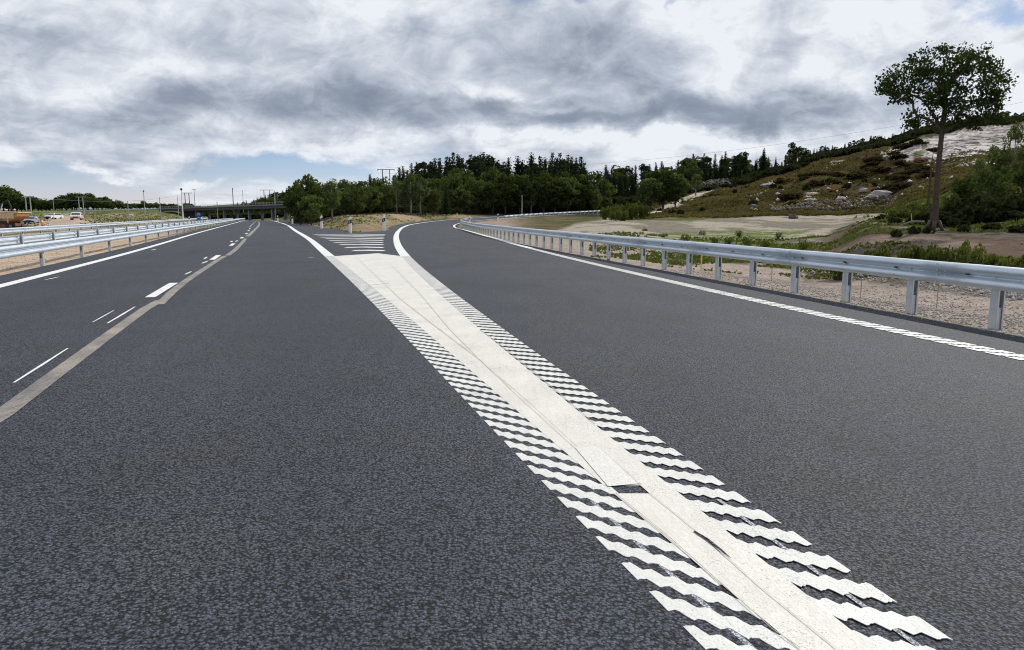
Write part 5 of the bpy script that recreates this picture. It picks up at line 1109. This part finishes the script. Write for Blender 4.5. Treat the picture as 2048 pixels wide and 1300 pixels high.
# ------------------------------------------------------------------ vehicles
def ground_z(px, Y): return h1((px - 1024) / 1496 * Y, Y)
def car(px, Y, rz, label, paint_, kind='suv', wdt=1.9, name='parked_car', cat='car'):
    x = (px - 1024) / 1496 * Y; z = ground_z(px, Y); o = thing(name, label, cat, (x, Y, z), None)
    def T(mb, nm, m, par=None):
        c, s = math.cos(rz), math.sin(rz); mb.v = [(v[0] * c - v[1] * s + x, v[0] * s + v[1] * c + Y, v[2] + z) for v in mb.v]; return mb.build(nm, m, par or o)
    # local frame: front toward -y
    w2 = wdt; side = [(-2.3, .35), (-2.35, .75), (-2.2, .98), (-1.25, 1.08), (-.65, 1.55), (-.3, 1.66), (1.5, 1.66), (2.1, 1.2), (2.25, 1.05), (2.3, .4)] if kind == 'suv' else [(-2.2, .3), (-2.25, .65), (-2.05, .85), (-1.1, .95), (-.4, 1.38), (.8, 1.42), (1.5, 1.08), (2.15, .98), (2.2, .4)]
    lo = [p for p in side if p[1] < 1.12]; mb = MB(); mb.ext(side[:4] + [side[-3], side[-2], side[-1]] if False else [p for p in side[:4]] + [p for p in side[-2:]], ((0, 0, 0), R(90)), w2); 
    T(mb, 'body', paint_)
    top = side[3:-2]; mb = MB(); 
    n = len(top); vs = []
    for sx, k in ((-1, 1), (1, 1)):
        for (yy_, zz_) in top: kk = 1.0 if zz_ < 1.2 else .82; vs.append((sx * w2 / 2 * kk, yy_, zz_))
    mb.add(vs, [tuple(range(n - 1, -1, -1)), tuple(range(n, 2 * n))] + [(i, i + 1, n + i + 1, n + i) for i in range(n - 1)] + [(n - 1, 0, n, 2 * n - 1)]); cb = T(mb, 'cabin', paint_)
    a, b_ = top[0], top[1]; t = MB(); t.add([(-w2 * .42, a[0] - .02, a[1] + .05), (w2 * .42, a[0] - .02, a[1] + .05), (w2 * .37, b_[0] - .03, b_[1] - .02), (-w2 * .37, b_[0] - .03, b_[1] - .02)], [(0, 1, 2, 3)]); T(t, 'windscreen', M_GLASS, cb)
    for sx in (-1, 1):
        t = MB(); zt = max(p[1] for p in top); t.add([(sx * (w2 / 2 * .985 + .012), a[0] + .25, a[1] + .08), (sx * (w2 / 2 * .985 + .012), top[-1][0] - .3, a[1] + .08), (sx * (w2 / 2 * .83 + .012), top[-1][0] - .7, zt - .12), (sx * (w2 / 2 * .83 + .012), b_[0] + .15, zt - .12)], [(0, 1, 2, 3)]); T(t, 'side_window', M_GLASS, cb)
        T(MB().box((sx * w2 * .36, -2.33, .74), (.38, .10, .16)), 'headlight', M_REFL); T(MB().box((sx * (w2 / 2 + .1), a[0] + .2, a[1] + .05), (.2, .1, .14)), 'mirror', M_DARK)
        for yy_ in (-1.45, 1.4):
            wh = T(MB().tube([(sx * (w2 / 2 - .22), yy_, .34), (sx * (w2 / 2 + .02), yy_, .34)], .35, 14), 'wheel', M_DARK); T(MB().tube([(sx * (w2 / 2 + .0), yy_, .34), (sx * (w2 / 2 + .04), yy_, .34)], .2, 10), 'rim', M_POLE, wh)
    T(MB().box((0, -2.36, .62), (w2 * .5, .06, .2)), 'grille', M_DARK); T(MB().box((0, -2.34, .42), (w2 * .96, .14, .2)), 'bumper', M_RED if kind == 'suv' and px > 140 else M_DARK)
    return o
car(108, 200, R(-8), 'white pickup-like car facing the camera on the dirt track, farther of the two', M_CARW); car(153, 162, R(24), 'white utility vehicle with dark windscreen on the dirt track, nearer of the two', M_CARW, wdt=2.0)
car(62, 150, R(20), 'silver-blue car parked beside the orange dump truck', M_CARS, 'sedan'); car(408, 252, R(30), 'tiny white car near the blue arrow sign by the bridge', M_CARW, 'sedan')
def dump_truck():
    Y = 100.0; px = -18; x = (px - 1024) / 1496 * Y; z = h1(x, Y); o = thing('dump_truck', 'muddy orange-brown dump truck cut by the left edge behind the guard rails', 'truck', (x, Y, z))
    def B(mb, nm, m, par=None): mb.v = [(v[0] + x, v[1] + Y, v[2] + z) for v in mb.v]; return mb.build(nm, m, par or o)
    bed = B(MB().ext([(-3.4, 1.35), (2.6, 1.35), (4.3, 2.25), (4.5, 2.75), (-3.6, 3.0), (-3.7, 2.6)], ((0, 0, 0), 0), 2.7), 'bed', M_ORANGE)
    B(MB().box((.4, 0, 2.86), (8.3, 2.9, .12), 0, 0, 0, R(1.5)), 'bed_rim', M_TAN, bed)
    for k in range(7): B(MB().box((-3.0 + k * 1.02, -1.40, 2.1), (.12, .1, 1.45)), 'rib', M_TAN if k > 3 else M_RUST, bed)
    B(MB().box((2.9, -1.42, 2.35), (2.2, .05, .75)), 'tail_panel', M_TAN, bed)
    B(MB().box((-.8, 0, 1.15), (8.6, 1.1, .4)), 'chassis', M_RUST); B(MB().box((-5.4, 0, 1.9), (2.2, 2.6, 1.7), taper=.9), 'cab', M_ORANGE); B(MB().box((-5.4, -1.24, 2.2), (1.3, .1, .7)), 'cab_window', M_GLASS); B(MB().box((-7, 0, 1.4), (1.2, 2.2, 1.0), taper=.85), 'bonnet', M_ORANGE)
    for wx in (-5.8, .6, 2.5):
        for sy in (-1, 1):
            wh = B(MB().tube([(wx, sy * 1.0, .85), (wx, sy * 1.55, .85)], .85, 20), 'wheel', M_DARK); B(MB().tube([(wx, sy * 1.5, .85), (wx, sy * 1.6, .85)], .42, 12), 'rim', M_RUST, wh)
dump_truck()
def excavator():
    Y = 175.0; px = -14; x = (px - 1024) / 1496 * Y; z = h1(x, Y); o = thing('excavator', 'dark excavator with raised boom before the far trees at the left edge', 'excavator', (x, Y, z))
    def B(mb, nm, m, par=None): mb.v = [(v[0] + x, v[1] + Y, v[2] + z) for v in mb.v]; return mb.build(nm, m, par or o)
    for sy in (-1.1, 1.1): B(MB().ext([(-1.9, .1), (1.9, .1), (2.2, .5), (1.9, .9), (-1.9, .9), (-2.2, .5)], ((0, sy, 0), 0), .6), 'track', M_DARK)
    hs = B(MB().box((-.5, 0, 1.7), (3.2, 2.6, 1.3), taper=.94), 'house', M_BPLAST); B(MB().box((.6, -.8, 2.4), (1.3, 1.0, 1.5), taper=.9), 'cab', M_GLASS, hs)
    bm = B(MB().tube([(1.0, .3, 1.9), (2.2, .3, 4.4), (3.6, .3, 5.2)], [.32, .3, .2], 6), 'boom', M_DARK); B(MB().tube([(3.6, .3, 5.2), (4.2, .3, 3.6), (4.3, .3, 2.4)], [.22, .18, .14], 6), 'stick', M_DARK); B(MB().tube([(1.6, .1, 2.4), (2.5, .1, 4.4)], .1, 6), 'hydraulic_ram', M_REFL, bm); B(MB().ext([(3.9, 2.5), (4.8, 2.4), (4.9, 1.6), (4.2, 1.4), (3.8, 1.9)], ((0, .3, 0), 0), 1.1), 'bucket', M_RUST)
excavator()
def arrow_sign():
    Y = 118.0; x, _, zt = P(397, 425, Y); z = 0.0; z = h1(x, Y); o = thing('arrow_sign', 'pair of round blue arrow signs stacked on one post left of the bridge', 'road sign', (x, Y, z)); MB().tube([(x, Y + .03, z - .2), (x, Y + .03, zt)], .035, 8).build('pole', M_POLE, o)
    for k in range(2):
        c = zt - .32 - .62 * k; d = MB().tube([(x, Y - .03, c), (x, Y + .0, c)], .31, 24).build('disc', M_BLUE, o)
        mb = MB(); pts = [(x + .20 * math.cos(a), Y - .036, c - .06 + .20 * math.sin(a)) for a in np.linspace(R(20), R(160), 9)]
        mb.tube(pts, .03, 5); mb.build('arrow', M_SIGNW, d)
arrow_sign()
def cone(px, Y, label, h=.9):
    x = (px - 1024) / 1496 * Y; z = h1(x, Y); o = thing('traffic_cone', label, 'cone', (x, Y, z)); MB().box((x, Y, z + .03), (.6, .6, .06)).build('base', M_DARK, o); b_ = MB().tube([(x, Y, z + .06), (x, Y, z + h)], [.22, .05], 12).build('cone_body', M_ORCONE, o); MB().tube([(x, Y, z + h * .45), (x, Y, z + h * .62)], [.155, .125], 12).build('white_band', M_WPLAST, b_)
cone(83, 128, 'orange cone standing between the silver car and the dirt track', 1.5); cone(166, 158, 'small orange cone right of the nearer white vehicle', 1.2)
print('trees', ntree)
